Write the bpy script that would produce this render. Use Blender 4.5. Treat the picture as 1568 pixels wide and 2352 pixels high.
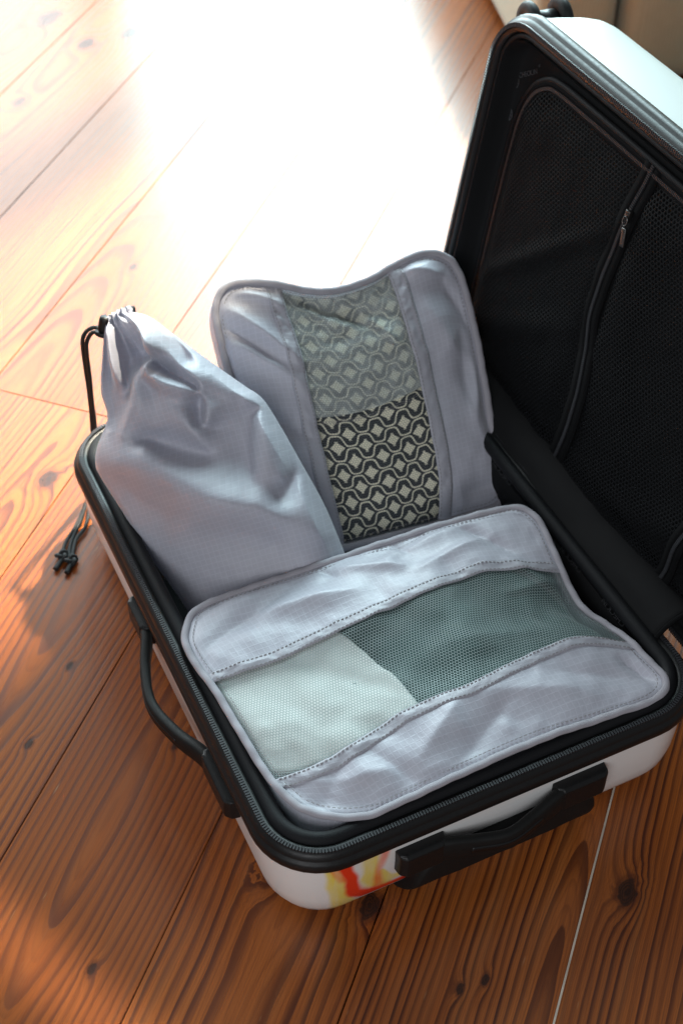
import bpy, bmesh, math, random
import numpy as np
from mathutils import Vector, Matrix

random.seed(7); rng = np.random.default_rng(7)
for o in list(bpy.data.objects): bpy.data.objects.remove(o)
scene = bpy.context.scene
COL = scene.collection

# ------------------------------------------------------------------ camera
CAM = np.array([-0.18321, -0.49011, 1.048])
PITCH, YAW = math.radians(45.9), math.radians(25.4)
Fw = Vector((math.sin(YAW)*math.cos(PITCH), math.cos(YAW)*math.cos(PITCH), -math.sin(PITCH)))
Rt = Vector((math.cos(YAW), -math.sin(YAW), 0)); Up = Rt.cross(Fw)
cd = bpy.data.cameras.new('camera'); cam = bpy.data.objects.new('camera', cd); COL.objects.link(cam)
cd.sensor_fit = 'VERTICAL'; cd.sensor_height = 36; cd.sensor_width = 24; cd.lens = 36*3195/2352
cd.clip_start = 0.05; cd.clip_end = 60
m = Matrix((Rt, Up, -Fw)).transposed().to_4x4(); m.translation = Vector(CAM); cam.matrix_world = m
cd.dof.use_dof = True; cd.dof.focus_distance = 1.13; cd.dof.aperture_fstop = 7.1; cd.dof.aperture_blades = 9
scene.camera = cam

# ------------------------------------------------------------------ light
world = bpy.data.worlds.new('World'); scene.world = world; world.use_nodes = True
bg = world.node_tree.nodes['Background']; bg.inputs[0].default_value = (0.95, 0.97, 1.0, 1); bg.inputs[1].default_value = 0.20
def area(name, loc, target, sx, sy, power, color, spread=180, twist=0.0):
    ld = bpy.data.lights.new(name, 'AREA'); ld.shape = 'RECTANGLE'; ld.size = sx; ld.size_y = sy
    ld.energy = power; ld.color = color; ld.spread = math.radians(spread)
    o = bpy.data.objects.new(name, ld); COL.objects.link(o)
    d = (Vector(target) - Vector(loc)).normalized()
    o.rotation_euler = (d.to_track_quat('-Z', 'Y').to_matrix() @ Matrix.Rotation(twist, 3, 'Z')).to_euler()
    o.location = loc
    return o
# the big window beyond the top of the picture, and the sun coming through two of its panes
area('window_light', (1.55, 2.75, 1.75), (0.60, 0.2, 1.70), 1.5, 2.6, 240, (0.72, 0.96, 1.0))
area('window_light', (-0.2, 3.1, 1.35), (-0.1, 0.2, 1.30), 1.9, 2.0, 100, (0.90, 0.98, 1.0))
area('room_fill_light', (-1.7, -1.9, 1.9), (0.1, 0.2, 0.1), 1.8, 1.6, 42, (0.95, 0.97, 1.0))  # unseen soft fill, added behind the camera to brighten the front faces
SUN = Vector((0.47, 0.22, 0.85)).normalized()
def sun_pane(a0, a1, b0, b1, power, spread=3):
    """sunlight through one pane: a is measured across the light on the floor, b along it"""
    h = Vector((SUN.x, SUN.y, 0)).normalized(); ad = Vector((-h.y, h.x, 0)); c = h*((b0+b1)/2) + ad*((a0+a1)/2)
    o = area('sun_pane_light', c + SUN*3.0, c, (b1-b0)*SUN.z, a1-a0, power, (1.0, 0.90, 0.72), spread)
    o.rotation_euler = Matrix((ad.cross(SUN), ad, SUN)).transposed().to_euler()
sun_pane(.42, .925, -.55, 1.25, 15.0); sun_pane(1.11, 1.75, -.6, 1.5, 15.0); sun_pane(-.02, .26, -.150, -.118, 0.05, 1.3)
scene.view_settings.view_transform = 'Standard'; scene.view_settings.look = 'None'
scene.view_settings.exposure = 0.0; scene.view_settings.gamma = 1.0
scene.view_settings.use_curve_mapping = False
scene.render.engine = 'CYCLES'
scene.cycles.max_bounces = 6; scene.cycles.diffuse_bounces = 3; scene.cycles.glossy_bounces = 2; scene.cycles.transmission_bounces = 3; scene.cycles.transparent_max_bounces = 16; scene.cycles.caustics_reflective = False

# ------------------------------------------------------------------ traced measurements (metres)
FC_left = [[0.0378,0.0487,0.121],[0.0295,0.0715,0.122],[0.0257,0.0969,0.123],[0.0234,0.127,0.124],[0.0206,0.176,0.124],[0.0161,0.214,0.123],[0.0166,0.2378,0.122],[0.0226,0.2517,0.121]]
FC_top = [[0.0226,0.2517,0.121],[0.0339,0.2652,0.121],[0.0579,0.2693,0.122],[0.0988,0.2684,0.123],[0.1827,0.266,0.124],[0.269,0.2622,0.126],[0.3329,0.2542,0.128],[0.3488,0.2498,0.128],[0.3553,0.241,0.127]]
FC_right = [[0.3566,0.0239,0.118],[0.3634,0.0356,0.118],[0.3624,0.0609,0.117],[0.3618,0.0861,0.116],[0.3573,0.1127,0.114],[0.3495,0.1356,0.114],[0.3502,0.1662,0.117],[0.3533,0.1946,0.122],[0.3572,0.2246,0.126],[0.3553,0.241,0.127]]
FC_bottom = [[0.0378,0.0487,0.121],[0.0506,0.0365,0.12],[0.068,0.0265,0.12],[0.0873,0.0204,0.12],[0.1023,0.0204,0.122],[0.1404,0.0209,0.124],[0.1921,0.023,0.124],[0.2406,0.0237,0.123],[0.3013,0.0213,0.12],[0.3389,0.02,0.118],[0.3566,0.0239,0.118]]
BC_n = [-0.05119,-0.64972,0.75844]
BC_left = [[0.1549,0.3462,0.0838],[0.1533,0.3715,0.1054],[0.1544,0.4077,0.1364],[0.1548,0.4375,0.162],[0.1558,0.4688,0.1889],[0.1582,0.4931,0.2099],[0.1612,0.5123,0.2265],[0.1668,0.5225,0.2356]]
BC_top = [[0.1668,0.5225,0.2356],[0.1774,0.5298,0.2426],[0.1912,0.5304,0.244],[0.2097,0.5264,0.2418],[0.2293,0.5194,0.2372],[0.2601,0.5065,0.2282],[0.2857,0.5014,0.2255],[0.3185,0.5009,0.2274],[0.3441,0.5045,0.2322],[0.374,0.5067,0.2361],[0.392,0.5036,0.2346],[0.4048,0.4949,0.228]]
BC_right = [[0.3721,0.3128,0.0698],[0.3792,0.3211,0.0775],[0.3818,0.3325,0.0874],[0.3883,0.3706,0.1204],[0.3953,0.3999,0.146],[0.4031,0.4361,0.1775],[0.4071,0.4664,0.2038],[0.4083,0.4818,0.217],[0.4048,0.4949,0.228]]
BC_bottom = [[0.1549,0.3462,0.0838],[0.1692,0.3331,0.0735],[0.2019,0.3249,0.0687],[0.2553,0.3196,0.0677],[0.3005,0.315,0.0669],[0.3377,0.3122,0.067],[0.3613,0.3107,0.0673],[0.3721,0.3128,0.0698]]
BC_seamL = [[0.2071,0.3261,0.0701],[0.2089,0.3591,0.0984],[0.2128,0.3915,0.1265],[0.2188,0.4335,0.1629],[0.225,0.479,0.2023],[0.2265,0.4988,0.2194],[0.2298,0.5176,0.2357]]
BC_seamR = [[0.3043,0.315,0.0671],[0.3155,0.3459,0.0944],[0.3254,0.3911,0.1338],[0.3301,0.4207,0.1595],[0.3342,0.454,0.1882],[0.3366,0.474,0.2055],[0.3386,0.501,0.2288]]
BC_fold = [[0.2242,0.4304,0.1606],[0.2564,0.42,0.1539],[0.2926,0.4171,0.1538],[0.3322,0.4202,0.1591]]
FC_seamF = [[0.0232,0.1869,0.126],[0.0474,0.1839,0.129],[0.0816,0.181,0.131],[0.1388,0.1828,0.135],[0.185,0.1848,0.139],[0.2292,0.1891,0.141],[0.278,0.1913,0.139],[0.3136,0.1832,0.133],[0.3477,0.1752,0.119]]
FC_seamN = [[0.0328,0.0787,0.125],[0.061,0.075,0.127],[0.0917,0.0761,0.13],[0.1391,0.086,0.133],[0.1754,0.0878,0.136],[0.2068,0.0864,0.136],[0.2516,0.0925,0.133],[0.297,0.0968,0.128],[0.3305,0.0934,0.121],[0.3583,0.0818,0.115]]
BG_o = [0.0461,0.32633,0.055]
BG_a = [0.91743,-0.30402,0.2567]
BG_b = [0.04214,0.71575,0.69708]
BG_n = [-0.39566,-0.62871,0.66946]
BG_left = [[0.0042,-0.0434],[0.0,0.0],[-0.0206,0.0591],[-0.0317,0.0992],[-0.0435,0.1382],[-0.0454,0.1522],[-0.0392,0.1677],[-0.0227,0.1903],[-0.0216,0.2159],[-0.0129,0.2427],[-0.0052,0.2634],[0.0006,0.2742]]
BG_right = [[0.1605,-0.043],[0.1571,-0.0045],[0.1537,0.0297],[0.1488,0.0643],[0.1392,0.1043],[0.1294,0.1435],[0.1209,0.1695],[0.1079,0.1856],[0.083,0.2162],[0.0584,0.2481],[0.0413,0.2695],[0.0262,0.2789]]
BG_cp = [[0.0218,0.2709,6.0],[0.0249,0.2684,7.0],[0.028,0.2658,8.0],[0.0311,0.2633,9.0],[0.0342,0.2608,10.0],[0.0349,0.2571,11.0],[0.0356,0.2534,12.0],[0.0364,0.2497,13.0],[0.0371,0.246,14.0],[0.0378,0.2423,15.0],[0.0379,0.2389,15.2],[0.0379,0.2355,15.3],[0.038,0.2321,15.5],[0.0381,0.2287,15.7],[0.0381,0.2253,15.8],[0.0382,0.2219,16.0],[0.0399,0.2186,15.5],[0.0416,0.2154,15.0],[0.0434,0.2122,14.5],[0.0451,0.2089,14.0],[0.0479,0.2068,13.5],[0.0508,0.2047,13.0],[0.0537,0.2026,12.5],[0.0565,0.2005,12.0],[0.0596,0.1984,11.3],[0.0628,0.1962,10.7],[0.0659,0.1941,10.0],[0.068,0.1917,9.0],[0.0702,0.1893,8.0],[0.0723,0.1868,7.0],[0.0745,0.1844,6],[0.0096,0.2696,-4.0],[0.0097,0.2662,-5.0],[0.0098,0.2628,-6.0],[0.01,0.2595,-7.0],[0.0101,0.2561,-8.0],[0.0102,0.2527,-9.0],[0.0098,0.2493,-9.2],[0.0094,0.246,-9.3],[0.0089,0.2426,-9.5],[0.0085,0.2392,-9.7],[0.0081,0.2359,-9.8],[0.0077,0.2325,-10.0],[0.0077,0.2288,-9.5],[0.0077,0.2252,-9.0],[0.0077,0.2215,-8.5],[0.0076,0.2178,-8.0],[0.0076,0.2142,-7.5],[0.0076,0.2105,-7.0],[0.0062,0.2075,-6.6],[0.0047,0.2044,-6.1],[0.0033,0.2014,-5.7],[0.0018,0.1983,-5.3],[0.0004,0.1953,-4.9],[-0.0011,0.1922,-4.4],[-0.0025,0.1892,-4.0],[-0.0046,0.1864,-3.7],[-0.0068,0.1835,-3.4],[-0.0089,0.1807,-3.1],[-0.011,0.1778,-2.9],[-0.0131,0.175,-2.6],[-0.0153,0.1721,-2.3],[-0.0174,0.1693,-2],[0.0088,0.2674,7.0],[0.0082,0.2639,7.2],[0.0076,0.2605,7.3],[0.007,0.257,7.5],[0.0063,0.2535,7.7],[0.0057,0.2501,7.8],[0.0051,0.2466,8.0],[0.0051,0.243,7.7],[0.0051,0.2394,7.3],[0.0051,0.2358,7.0],[0.0051,0.2322,6.7],[0.0051,0.2286,6.3],[0.0051,0.225,6.0],[0.0051,0.2203,4.0],[0.005,0.2157,2],[-0.0025,0.2625,-4.0],[-0.0031,0.2593,-4.4],[-0.0036,0.2561,-4.8],[-0.0042,0.2529,-5.1],[-0.0047,0.2497,-5.5],[-0.0053,0.2465,-5.9],[-0.0059,0.2433,-6.2],[-0.0064,0.2401,-6.6],[-0.007,0.2369,-7.0],[-0.0067,0.2336,-6.9],[-0.0064,0.2304,-6.7],[-0.0061,0.2271,-6.6],[-0.0057,0.2239,-6.4],[-0.0054,0.2206,-6.3],[-0.0051,0.2174,-6.1],[-0.0048,0.2141,-6],[0.0242,0.2194,6.0],[0.0227,0.2166,6.0],[0.0212,0.2137,6.0],[0.0197,0.2109,6.0],[0.0182,0.2081,6.0],[0.0167,0.2052,6.0],[0.0152,0.2024,6.0],[0.0137,0.1995,6.0],[0.0122,0.1967,6.0],[0.0104,0.1938,5.7],[0.0086,0.191,5.4],[0.0068,0.1881,5.1],[0.0051,0.1852,4.9],[0.0033,0.1823,4.6],[0.0015,0.1795,4.3],[-0.0003,0.1766,4.0],[-0.0028,0.1733,3.3],[-0.0052,0.17,2.7],[-0.0077,0.1667,2],[0.0347,0.2514,-6.0],[0.0352,0.2476,-6.6],[0.0357,0.2438,-7.2],[0.0361,0.2401,-7.8],[0.0366,0.2363,-8.4],[0.0371,0.2325,-9.0],[0.0378,0.2294,-8.6],[0.0385,0.2262,-8.2],[0.0391,0.2231,-7.8],[0.0398,0.2199,-7.4],[0.0405,0.2168,-7.0],[0.0437,0.2149,-6.0],[0.0469,0.2131,-5.0],[0.05,0.2112,-4.0],[0.0532,0.2093,-3.0],[0.0558,0.2073,-2.5],[0.0585,0.2054,-2.0],[0.0611,0.2034,-1.5],[0.0638,0.2014,-1.0],[0.0663,0.1983,-1.0],[0.0687,0.1953,-1.0],[0.0712,0.1922,-1],[0.0452,0.2621,8.0],[0.0467,0.2589,8.4],[0.0482,0.2557,8.8],[0.0496,0.2526,9.2],[0.0511,0.2494,9.6],[0.0526,0.2462,10.0],[0.0539,0.2429,10.0],[0.0551,0.2396,10.0],[0.0564,0.2364,10.0],[0.0576,0.2331,10.0],[0.0589,0.2298,10.0],[0.0603,0.2268,10.0],[0.0616,0.2237,10.0],[0.063,0.2207,10.0],[0.0644,0.2176,10.0],[0.0658,0.2146,10.0],[0.0671,0.2115,10.0],[0.0685,0.2085,10.0],[0.0707,0.2049,9.7],[0.073,0.2014,9.3],[0.0752,0.1978,9.0],[0.0763,0.1948,8.3],[0.0774,0.1917,7.7],[0.0785,0.1887,7],[0.0592,0.2512,-2.0],[0.0601,0.2479,-2.4],[0.061,0.2446,-2.8],[0.0619,0.2414,-3.2],[0.0628,0.2381,-3.6],[0.0637,0.2348,-4.0],[0.0644,0.2314,-3.8],[0.0651,0.228,-3.6],[0.0658,0.2245,-3.4],[0.0665,0.2211,-3.2],[0.0672,0.2177,-3],[0.065,0.2428,4.0],[0.0666,0.2399,4.1],[0.0683,0.2369,4.2],[0.0699,0.234,4.3],[0.0716,0.2311,4.4],[0.0732,0.2282,4.5],[0.0749,0.2252,4.5],[0.0765,0.2223,4.6],[0.0782,0.2194,4.7],[0.0798,0.2165,4.8],[0.0815,0.2135,4.9],[0.0831,0.2106,5.0],[0.0854,0.2079,5.0],[0.0876,0.2051,5.0],[0.0899,0.2024,5.0],[0.0921,0.1996,5.0],[0.0944,0.1969,5.0],[0.0967,0.1942,5.0],[0.0989,0.1914,5.0],[0.1012,0.1887,5.0],[0.1032,0.1859,5.4],[0.1053,0.1832,5.9],[0.1073,0.1804,6.3],[0.1094,0.1776,6.8],[0.1114,0.1749,7.2],[0.1135,0.1721,7.7],[0.1155,0.1693,8.1],[0.1176,0.1666,8.6],[0.1196,0.1638,9],[0.0716,0.185,-6.0],[0.0699,0.1815,-7.0],[0.0682,0.1781,-8.0],[0.0665,0.1746,-9.0],[0.0655,0.1705,-8.3],[0.0645,0.1663,-7.7],[0.0635,0.1622,-7],[0.0793,0.1873,5.0],[0.0786,0.1837,4.8],[0.0779,0.18,4.5],[0.0771,0.1764,4.2],[0.0764,0.1728,4.0],[0.0757,0.1691,4.2],[0.0751,0.1655,4.5],[0.0744,0.1618,4.8],[0.0737,0.1582,5],[0.0584,0.1796,2.0],[0.0586,0.1758,2.7],[0.0589,0.172,3.3],[0.0591,0.1682,4.0],[0.0599,0.1649,3.8],[0.0606,0.1617,3.6],[0.0614,0.1584,3.4],[0.0621,0.1552,3.2],[0.0629,0.1519,3.0],[0.0635,0.1487,1.4],[0.0641,0.1456,-0.2],[0.0647,0.1424,-1.8],[0.0653,0.1393,-3.4],[0.0659,0.1361,-5],[0.0119,0.1594,-6.0],[0.0151,0.157,-7.5],[0.0183,0.1546,-9.0],[0.0211,0.1529,-9.5],[0.0239,0.1512,-10.0],[0.0267,0.1495,-10.5],[0.0295,0.1478,-11.0],[0.0328,0.1464,-11.0],[0.0361,0.145,-11.0],[0.0395,0.1436,-11.0],[0.0428,0.1422,-11.0],[0.0461,0.1408,-11.0],[0.0492,0.1398,-10.7],[0.0524,0.1388,-10.3],[0.0555,0.1377,-10.0],[0.0586,0.1367,-9.7],[0.0618,0.1357,-9.3],[0.0649,0.1347,-9],[0.0298,0.2084,5.0],[0.0322,0.2058,5.2],[0.0346,0.2032,5.4],[0.0369,0.2006,5.6],[0.0393,0.198,5.8],[0.0417,0.1954,6.0],[0.045,0.1929,5.7],[0.0482,0.1905,5.3],[0.0515,0.188,5],[0.0194,0.1711,-1.0],[0.023,0.1701,-1.2],[0.0266,0.1691,-1.4],[0.0303,0.168,-1.6],[0.0339,0.167,-1.8],[0.0375,0.166,-2.0],[0.0398,0.1635,-2.6],[0.0421,0.1609,-3.2],[0.0443,0.1584,-3.8],[0.0466,0.1558,-4.4],[0.0489,0.1533,-5],[0.0734,0.1571,-5.0],[0.0766,0.1565,-5.5],[0.0798,0.1559,-6.0],[0.0829,0.1553,-6.5],[0.0861,0.1547,-7.0],[0.09,0.1554,-6.8],[0.0939,0.1561,-6.5],[0.0978,0.1568,-6.2],[0.1017,0.1575,-6.0],[0.1055,0.1584,-5.0],[0.1093,0.1593,-4.0],[0.1131,0.1602,-3.0],[0.1169,0.1611,-2],[0.0832,0.1792,3.0],[0.0865,0.1775,2.7],[0.0897,0.1758,2.3],[0.093,0.1741,2.0],[0.0972,0.1734,2.0],[0.1014,0.1726,2.0],[0.1056,0.1719,2],[0.0133,0.1574,2.0],[0.0149,0.1546,2.8],[0.0166,0.1519,3.7],[0.0182,0.1491,4.5],[0.0199,0.1463,5.3],[0.0215,0.1436,6.2],[0.0232,0.1408,7.0],[0.0256,0.1378,7.8],[0.028,0.1349,8.6],[0.0304,0.1319,9.4],[0.0328,0.129,10.2],[0.0352,0.126,11.0],[0.0374,0.1231,11.6],[0.0397,0.1202,12.2],[0.0419,0.1173,12.8],[0.0442,0.1144,13.4],[0.0464,0.1115,14.0],[0.0487,0.1088,14.5],[0.051,0.106,15.0],[0.0534,0.1032,15.5],[0.0557,0.1005,16.0],[0.0587,0.0984,16.2],[0.0616,0.0963,16.4],[0.0646,0.0943,16.6],[0.0675,0.0922,16.8],[0.0705,0.0901,17.0],[0.0735,0.0889,16.8],[0.0766,0.0877,16.6],[0.0796,0.0864,16.4],[0.0827,0.0852,16.2],[0.0857,0.084,16.0],[0.0891,0.0828,15.8],[0.0925,0.0816,15.6],[0.0959,0.0803,15.4],[0.0993,0.0791,15.2],[0.1027,0.0779,15],[0.1218,0.1595,8.0],[0.1201,0.1567,7.0],[0.1183,0.1538,6.0],[0.1166,0.151,5.0],[0.1148,0.1481,4.0],[0.1132,0.1448,3.3],[0.1115,0.1415,2.7],[0.1099,0.1381,2.0],[0.1083,0.1348,1.3],[0.1066,0.1315,0.7],[0.105,0.1282,0.0],[0.1046,0.125,0.5],[0.1042,0.1217,1.0],[0.1037,0.1185,1.5],[0.1033,0.1152,2.0],[0.1029,0.112,2.5],[0.1025,0.1088,3.0],[0.1021,0.1055,3.5],[0.1016,0.1023,4.0],[0.1012,0.099,4.5],[0.1008,0.0958,5],[0.1081,0.1538,-4.0],[0.1071,0.1503,-4.2],[0.1061,0.1467,-4.3],[0.1051,0.1432,-4.5],[0.1042,0.1397,-4.7],[0.1032,0.1361,-4.8],[0.1022,0.1326,-5.0],[0.1018,0.1294,-4.6],[0.1015,0.1262,-4.2],[0.1011,0.123,-3.9],[0.1008,0.1198,-3.5],[0.1004,0.1167,-3.1],[0.1,0.1135,-2.8],[0.0997,0.1103,-2.4],[0.0993,0.1071,-2],[0.124,0.1532,9.0],[0.1245,0.1499,9.2],[0.125,0.1466,9.3],[0.1255,0.1432,9.5],[0.1261,0.1399,9.7],[0.1266,0.1366,9.8],[0.1271,0.1333,10.0],[0.1272,0.1298,9.8],[0.1273,0.1264,9.7],[0.1273,0.1229,9.5],[0.1274,0.1194,9.3],[0.1275,0.116,9.2],[0.1276,0.1125,9.0],[0.1271,0.1089,8.8],[0.1266,0.1053,8.6],[0.126,0.1016,8.4],[0.1255,0.098,8.2],[0.125,0.0944,8],[0.1367,0.1016,-1.0],[0.1347,0.0984,-1.5],[0.1326,0.0952,-2.0],[0.1306,0.092,-2.5],[0.1286,0.0888,-3.0],[0.126,0.0859,-1.8],[0.1233,0.0831,-0.5],[0.1206,0.0803,0.8],[0.118,0.0774,2],[0.1416,0.0889,6.0],[0.1422,0.0856,6.2],[0.1429,0.0822,6.4],[0.1435,0.0789,6.7],[0.1441,0.0756,6.9],[0.1448,0.0722,7.1],[0.1454,0.0689,7.3],[0.146,0.0656,7.6],[0.1467,0.0622,7.8],[0.1473,0.0589,8.0],[0.1479,0.0554,8.0],[0.1486,0.0519,8.0],[0.1492,0.0484,8.0],[0.1498,0.045,8.0],[0.1504,0.0415,8.0],[0.1511,0.038,8.0],[0.1517,0.0345,8],[0.0985,0.0806,15.0],[0.1012,0.0782,14.8],[0.1038,0.0757,14.5],[0.1065,0.0733,14.2],[0.1091,0.0709,14.0],[0.1118,0.0685,13.8],[0.1144,0.066,13.5],[0.1171,0.0636,13.2],[0.1197,0.0612,13.0],[0.1213,0.058,12.6],[0.1229,0.0547,12.1],[0.1245,0.0515,11.7],[0.126,0.0483,11.3],[0.1276,0.0451,10.9],[0.1292,0.0418,10.4],[0.1308,0.0386,10.0],[0.1321,0.0355,9.5],[0.1334,0.0324,9.0],[0.1348,0.0293,8.5],[0.1361,0.0261,8.0],[0.1374,0.023,7.5],[0.1388,0.0199,7.0],[0.1401,0.0168,6.5],[0.1414,0.0137,6],[-0.039,0.1446,0.0],[-0.0367,0.1423,-0.3],[-0.0345,0.14,-0.7],[-0.0322,0.1377,-1.0],[-0.0299,0.1354,-1.3],[-0.0277,0.1331,-1.7],[-0.0254,0.1308,-2.0],[-0.0231,0.1285,-2.3],[-0.0209,0.1262,-2.7],[-0.0186,0.1239,-3.0],[-0.0165,0.1211,-3.3],[-0.0144,0.1184,-3.6],[-0.0123,0.1156,-3.9],[-0.0103,0.1129,-4.1],[-0.0082,0.1101,-4.4],[-0.0061,0.1074,-4.7],[-0.004,0.1046,-5.0],[-0.0016,0.1024,-4.7],[0.0009,0.1001,-4.4],[0.0033,0.0979,-4.1],[0.0057,0.0957,-3.9],[0.0081,0.0935,-3.6],[0.0106,0.0912,-3.3],[0.013,0.089,-3],[-0.0157,0.1467,5.0],[-0.0136,0.1437,5.0],[-0.0115,0.1407,5.0],[-0.0094,0.1377,5.0],[-0.0073,0.1348,5.0],[-0.0052,0.1318,5.0],[-0.0031,0.1288,5.0],[-0.001,0.1258,5.0],[0.0019,0.1237,5.1],[0.0048,0.1216,5.3],[0.0077,0.1195,5.4],[0.0107,0.1173,5.6],[0.0136,0.1152,5.7],[0.0165,0.1131,5.9],[0.0194,0.111,6],[0.0013,0.0667,-2.0],[0.0046,0.0667,-1.7],[0.0079,0.0666,-1.4],[0.0112,0.0666,-1.1],[0.0145,0.0666,-0.8],[0.0178,0.0665,-0.5],[0.0211,0.0665,-0.2],[0.0243,0.0665,0.2],[0.0276,0.0665,0.5],[0.0309,0.0664,0.8],[0.0342,0.0664,1.1],[0.0375,0.0664,1.4],[0.0408,0.0663,1.7],[0.0441,0.0663,2.0],[0.0474,0.0654,2.2],[0.0506,0.0646,2.4],[0.0539,0.0637,2.5],[0.0572,0.0628,2.7],[0.0604,0.0619,2.9],[0.0637,0.0611,3.1],[0.0669,0.0602,3.3],[0.0702,0.0593,3.5],[0.0735,0.0584,3.6],[0.0767,0.0576,3.8],[0.08,0.0567,4.0],[0.0828,0.0547,3.8],[0.0857,0.0527,3.5],[0.0885,0.0506,3.2],[0.0914,0.0486,3.0],[0.0942,0.0466,2.8],[0.097,0.0445,2.5],[0.0999,0.0425,2.2],[0.1027,0.0405,2],[0.0475,0.017,0.0],[0.0441,0.0169,-0.2],[0.0407,0.0169,-0.3],[0.0373,0.0168,-0.5],[0.034,0.0168,-0.6],[0.0306,0.0167,-0.8],[0.0272,0.0166,-0.9],[0.0238,0.0166,-1.1],[0.0204,0.0165,-1.2],[0.017,0.0164,-1.4],[0.0137,0.0164,-1.5],[0.0103,0.0163,-1.7],[0.0069,0.0163,-1.8],[0.0035,0.0162,-2.0],[0.0068,0.0165,-1.9],[0.0101,0.0169,-1.8],[0.0133,0.0173,-1.7],[0.0166,0.0176,-1.5],[0.0199,0.018,-1.4],[0.0232,0.0183,-1.3],[0.0265,0.0186,-1.2],[0.0297,0.019,-1.1],[0.033,0.0193,-1.0],[0.0363,0.0197,-0.8],[0.0396,0.02,-0.7],[0.0429,0.0204,-0.6],[0.0462,0.0207,-0.5],[0.0494,0.0211,-0.4],[0.0527,0.0214,-0.3],[0.056,0.0218,-0.2],[0.0593,0.0221,-0.0],[0.0626,0.0225,0.1],[0.0658,0.0228,0.2],[0.0691,0.0232,0.3],[0.0724,0.0235,0.4],[0.0757,0.0239,0.5],[0.079,0.0242,0.7],[0.0822,0.0246,0.8],[0.0855,0.0249,0.9],[0.0888,0.0253,1]]
CORD1 = [[0.0535,0.5195,0.2372],[0.0496,0.5293,0.2407],[0.041,0.5326,0.2372],[0.0354,0.5333,0.2257],[0.0358,0.5416,0.1903],[0.0364,0.5486,0.146],[0.0357,0.5571,0.1],[0.0323,0.5616,0.06],[0.0242,0.5607,0.02],[0.0119,0.5463,0.006],[-0.0048,0.525,0.004],[-0.0221,0.5059,0.004],[-0.0312,0.4902,0.004]]
CORD2 = [[0.0529,0.5209,0.2354],[0.0466,0.526,0.239],[0.0408,0.5293,0.2319],[0.0373,0.5302,0.2195],[0.0377,0.5381,0.1814],[0.0377,0.5464,0.1416],[0.0381,0.5545,0.1],[0.0346,0.5591,0.055],[0.0255,0.5529,0.02],[0.0168,0.544,0.006],[0.0024,0.5181,0.004],[-0.0119,0.5045,0.004],[-0.0242,0.4804,0.004]]
CORD1b = [[-0.0312,0.4902,0.004],[-0.0355,0.4824,0.004],[-0.0429,0.4752,0.003]]
CORD2b = [[-0.0242,0.4804,0.004],[-0.0278,0.4735,0.004],[-0.034,0.4658,0.003]]
CORD3 = [[0.0151,0.5519,0.006],[0.0028,0.5307,0.005],[-0.0136,0.5097,0.003],[-0.0218,0.4955,0.003],[-0.027,0.4794,0.003]]
KNOT = [[-0.0315,0.4887,0.005],[-0.0247,0.4783,0.005]]
STOP = [[0.0586,0.5229,0.2549],[0.0534,0.5204,0.2407]]
CAP = [[0.0795,0.5305,0.2451]]


# ------------------------------------------------------------------ shader helper
class X:
    """a shader socket with arithmetic"""
    def __init__(s, t, sock): s.t, s.s = t, sock
    def _op(s, op, *a, clamp=False):
        n = s.t.nodes.new('ShaderNodeMath'); n.operation = op; n.use_clamp = clamp
        s.t.links.new(s.s, n.inputs[0])
        for i, v in enumerate(a):
            if isinstance(v, X): s.t.links.new(v.s, n.inputs[i+1])
            else: n.inputs[i+1].default_value = v
        return X(s.t, n.outputs[0])
    def __add__(s, o): return s._op('ADD', o)
    __radd__ = __add__
    def __sub__(s, o): return s._op('SUBTRACT', o)
    def __rsub__(s, o): return (s*-1.0) + o
    def __mul__(s, o): return s._op('MULTIPLY', o)
    __rmul__ = __mul__
    def __truediv__(s, o): return s._op('DIVIDE', o)
    def abs(s): return s._op('ABSOLUTE')
    def sin(s): return s._op('SINE')
    def cos(s): return s._op('COSINE')
    def exp(s): return s._op('EXPONENT')
    def sqrt(s): return s._op('SQRT')
    def frac(s): return s._op('FRACT')
    def floor(s): return s._op('FLOOR')
    def tanh(s): return s._op('TANH')
    def min(s, o): return s._op('MINIMUM', o)
    def max(s, o): return s._op('MAXIMUM', o)
    def pow(s, o): return s._op('POWER', o)
    def mod(s, o): return s._op('FLOORED_MODULO', o)
    def clamp(s): return s._op('ADD', 0.0, clamp=True)
    def ss(s, a, b):
        n = s.t.nodes.new('ShaderNodeMapRange'); n.interpolation_type = 'SMOOTHSTEP'
        inv = a > b
        if inv: a, b = b, a
        n.inputs[1].default_value = a; n.inputs[2].default_value = b
        n.inputs[3].default_value = 1.0 if inv else 0.0; n.inputs[4].default_value = 0.0 if inv else 1.0
        s.t.links.new(s.s, n.inputs[0]); return X(s.t, n.outputs[0])
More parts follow.
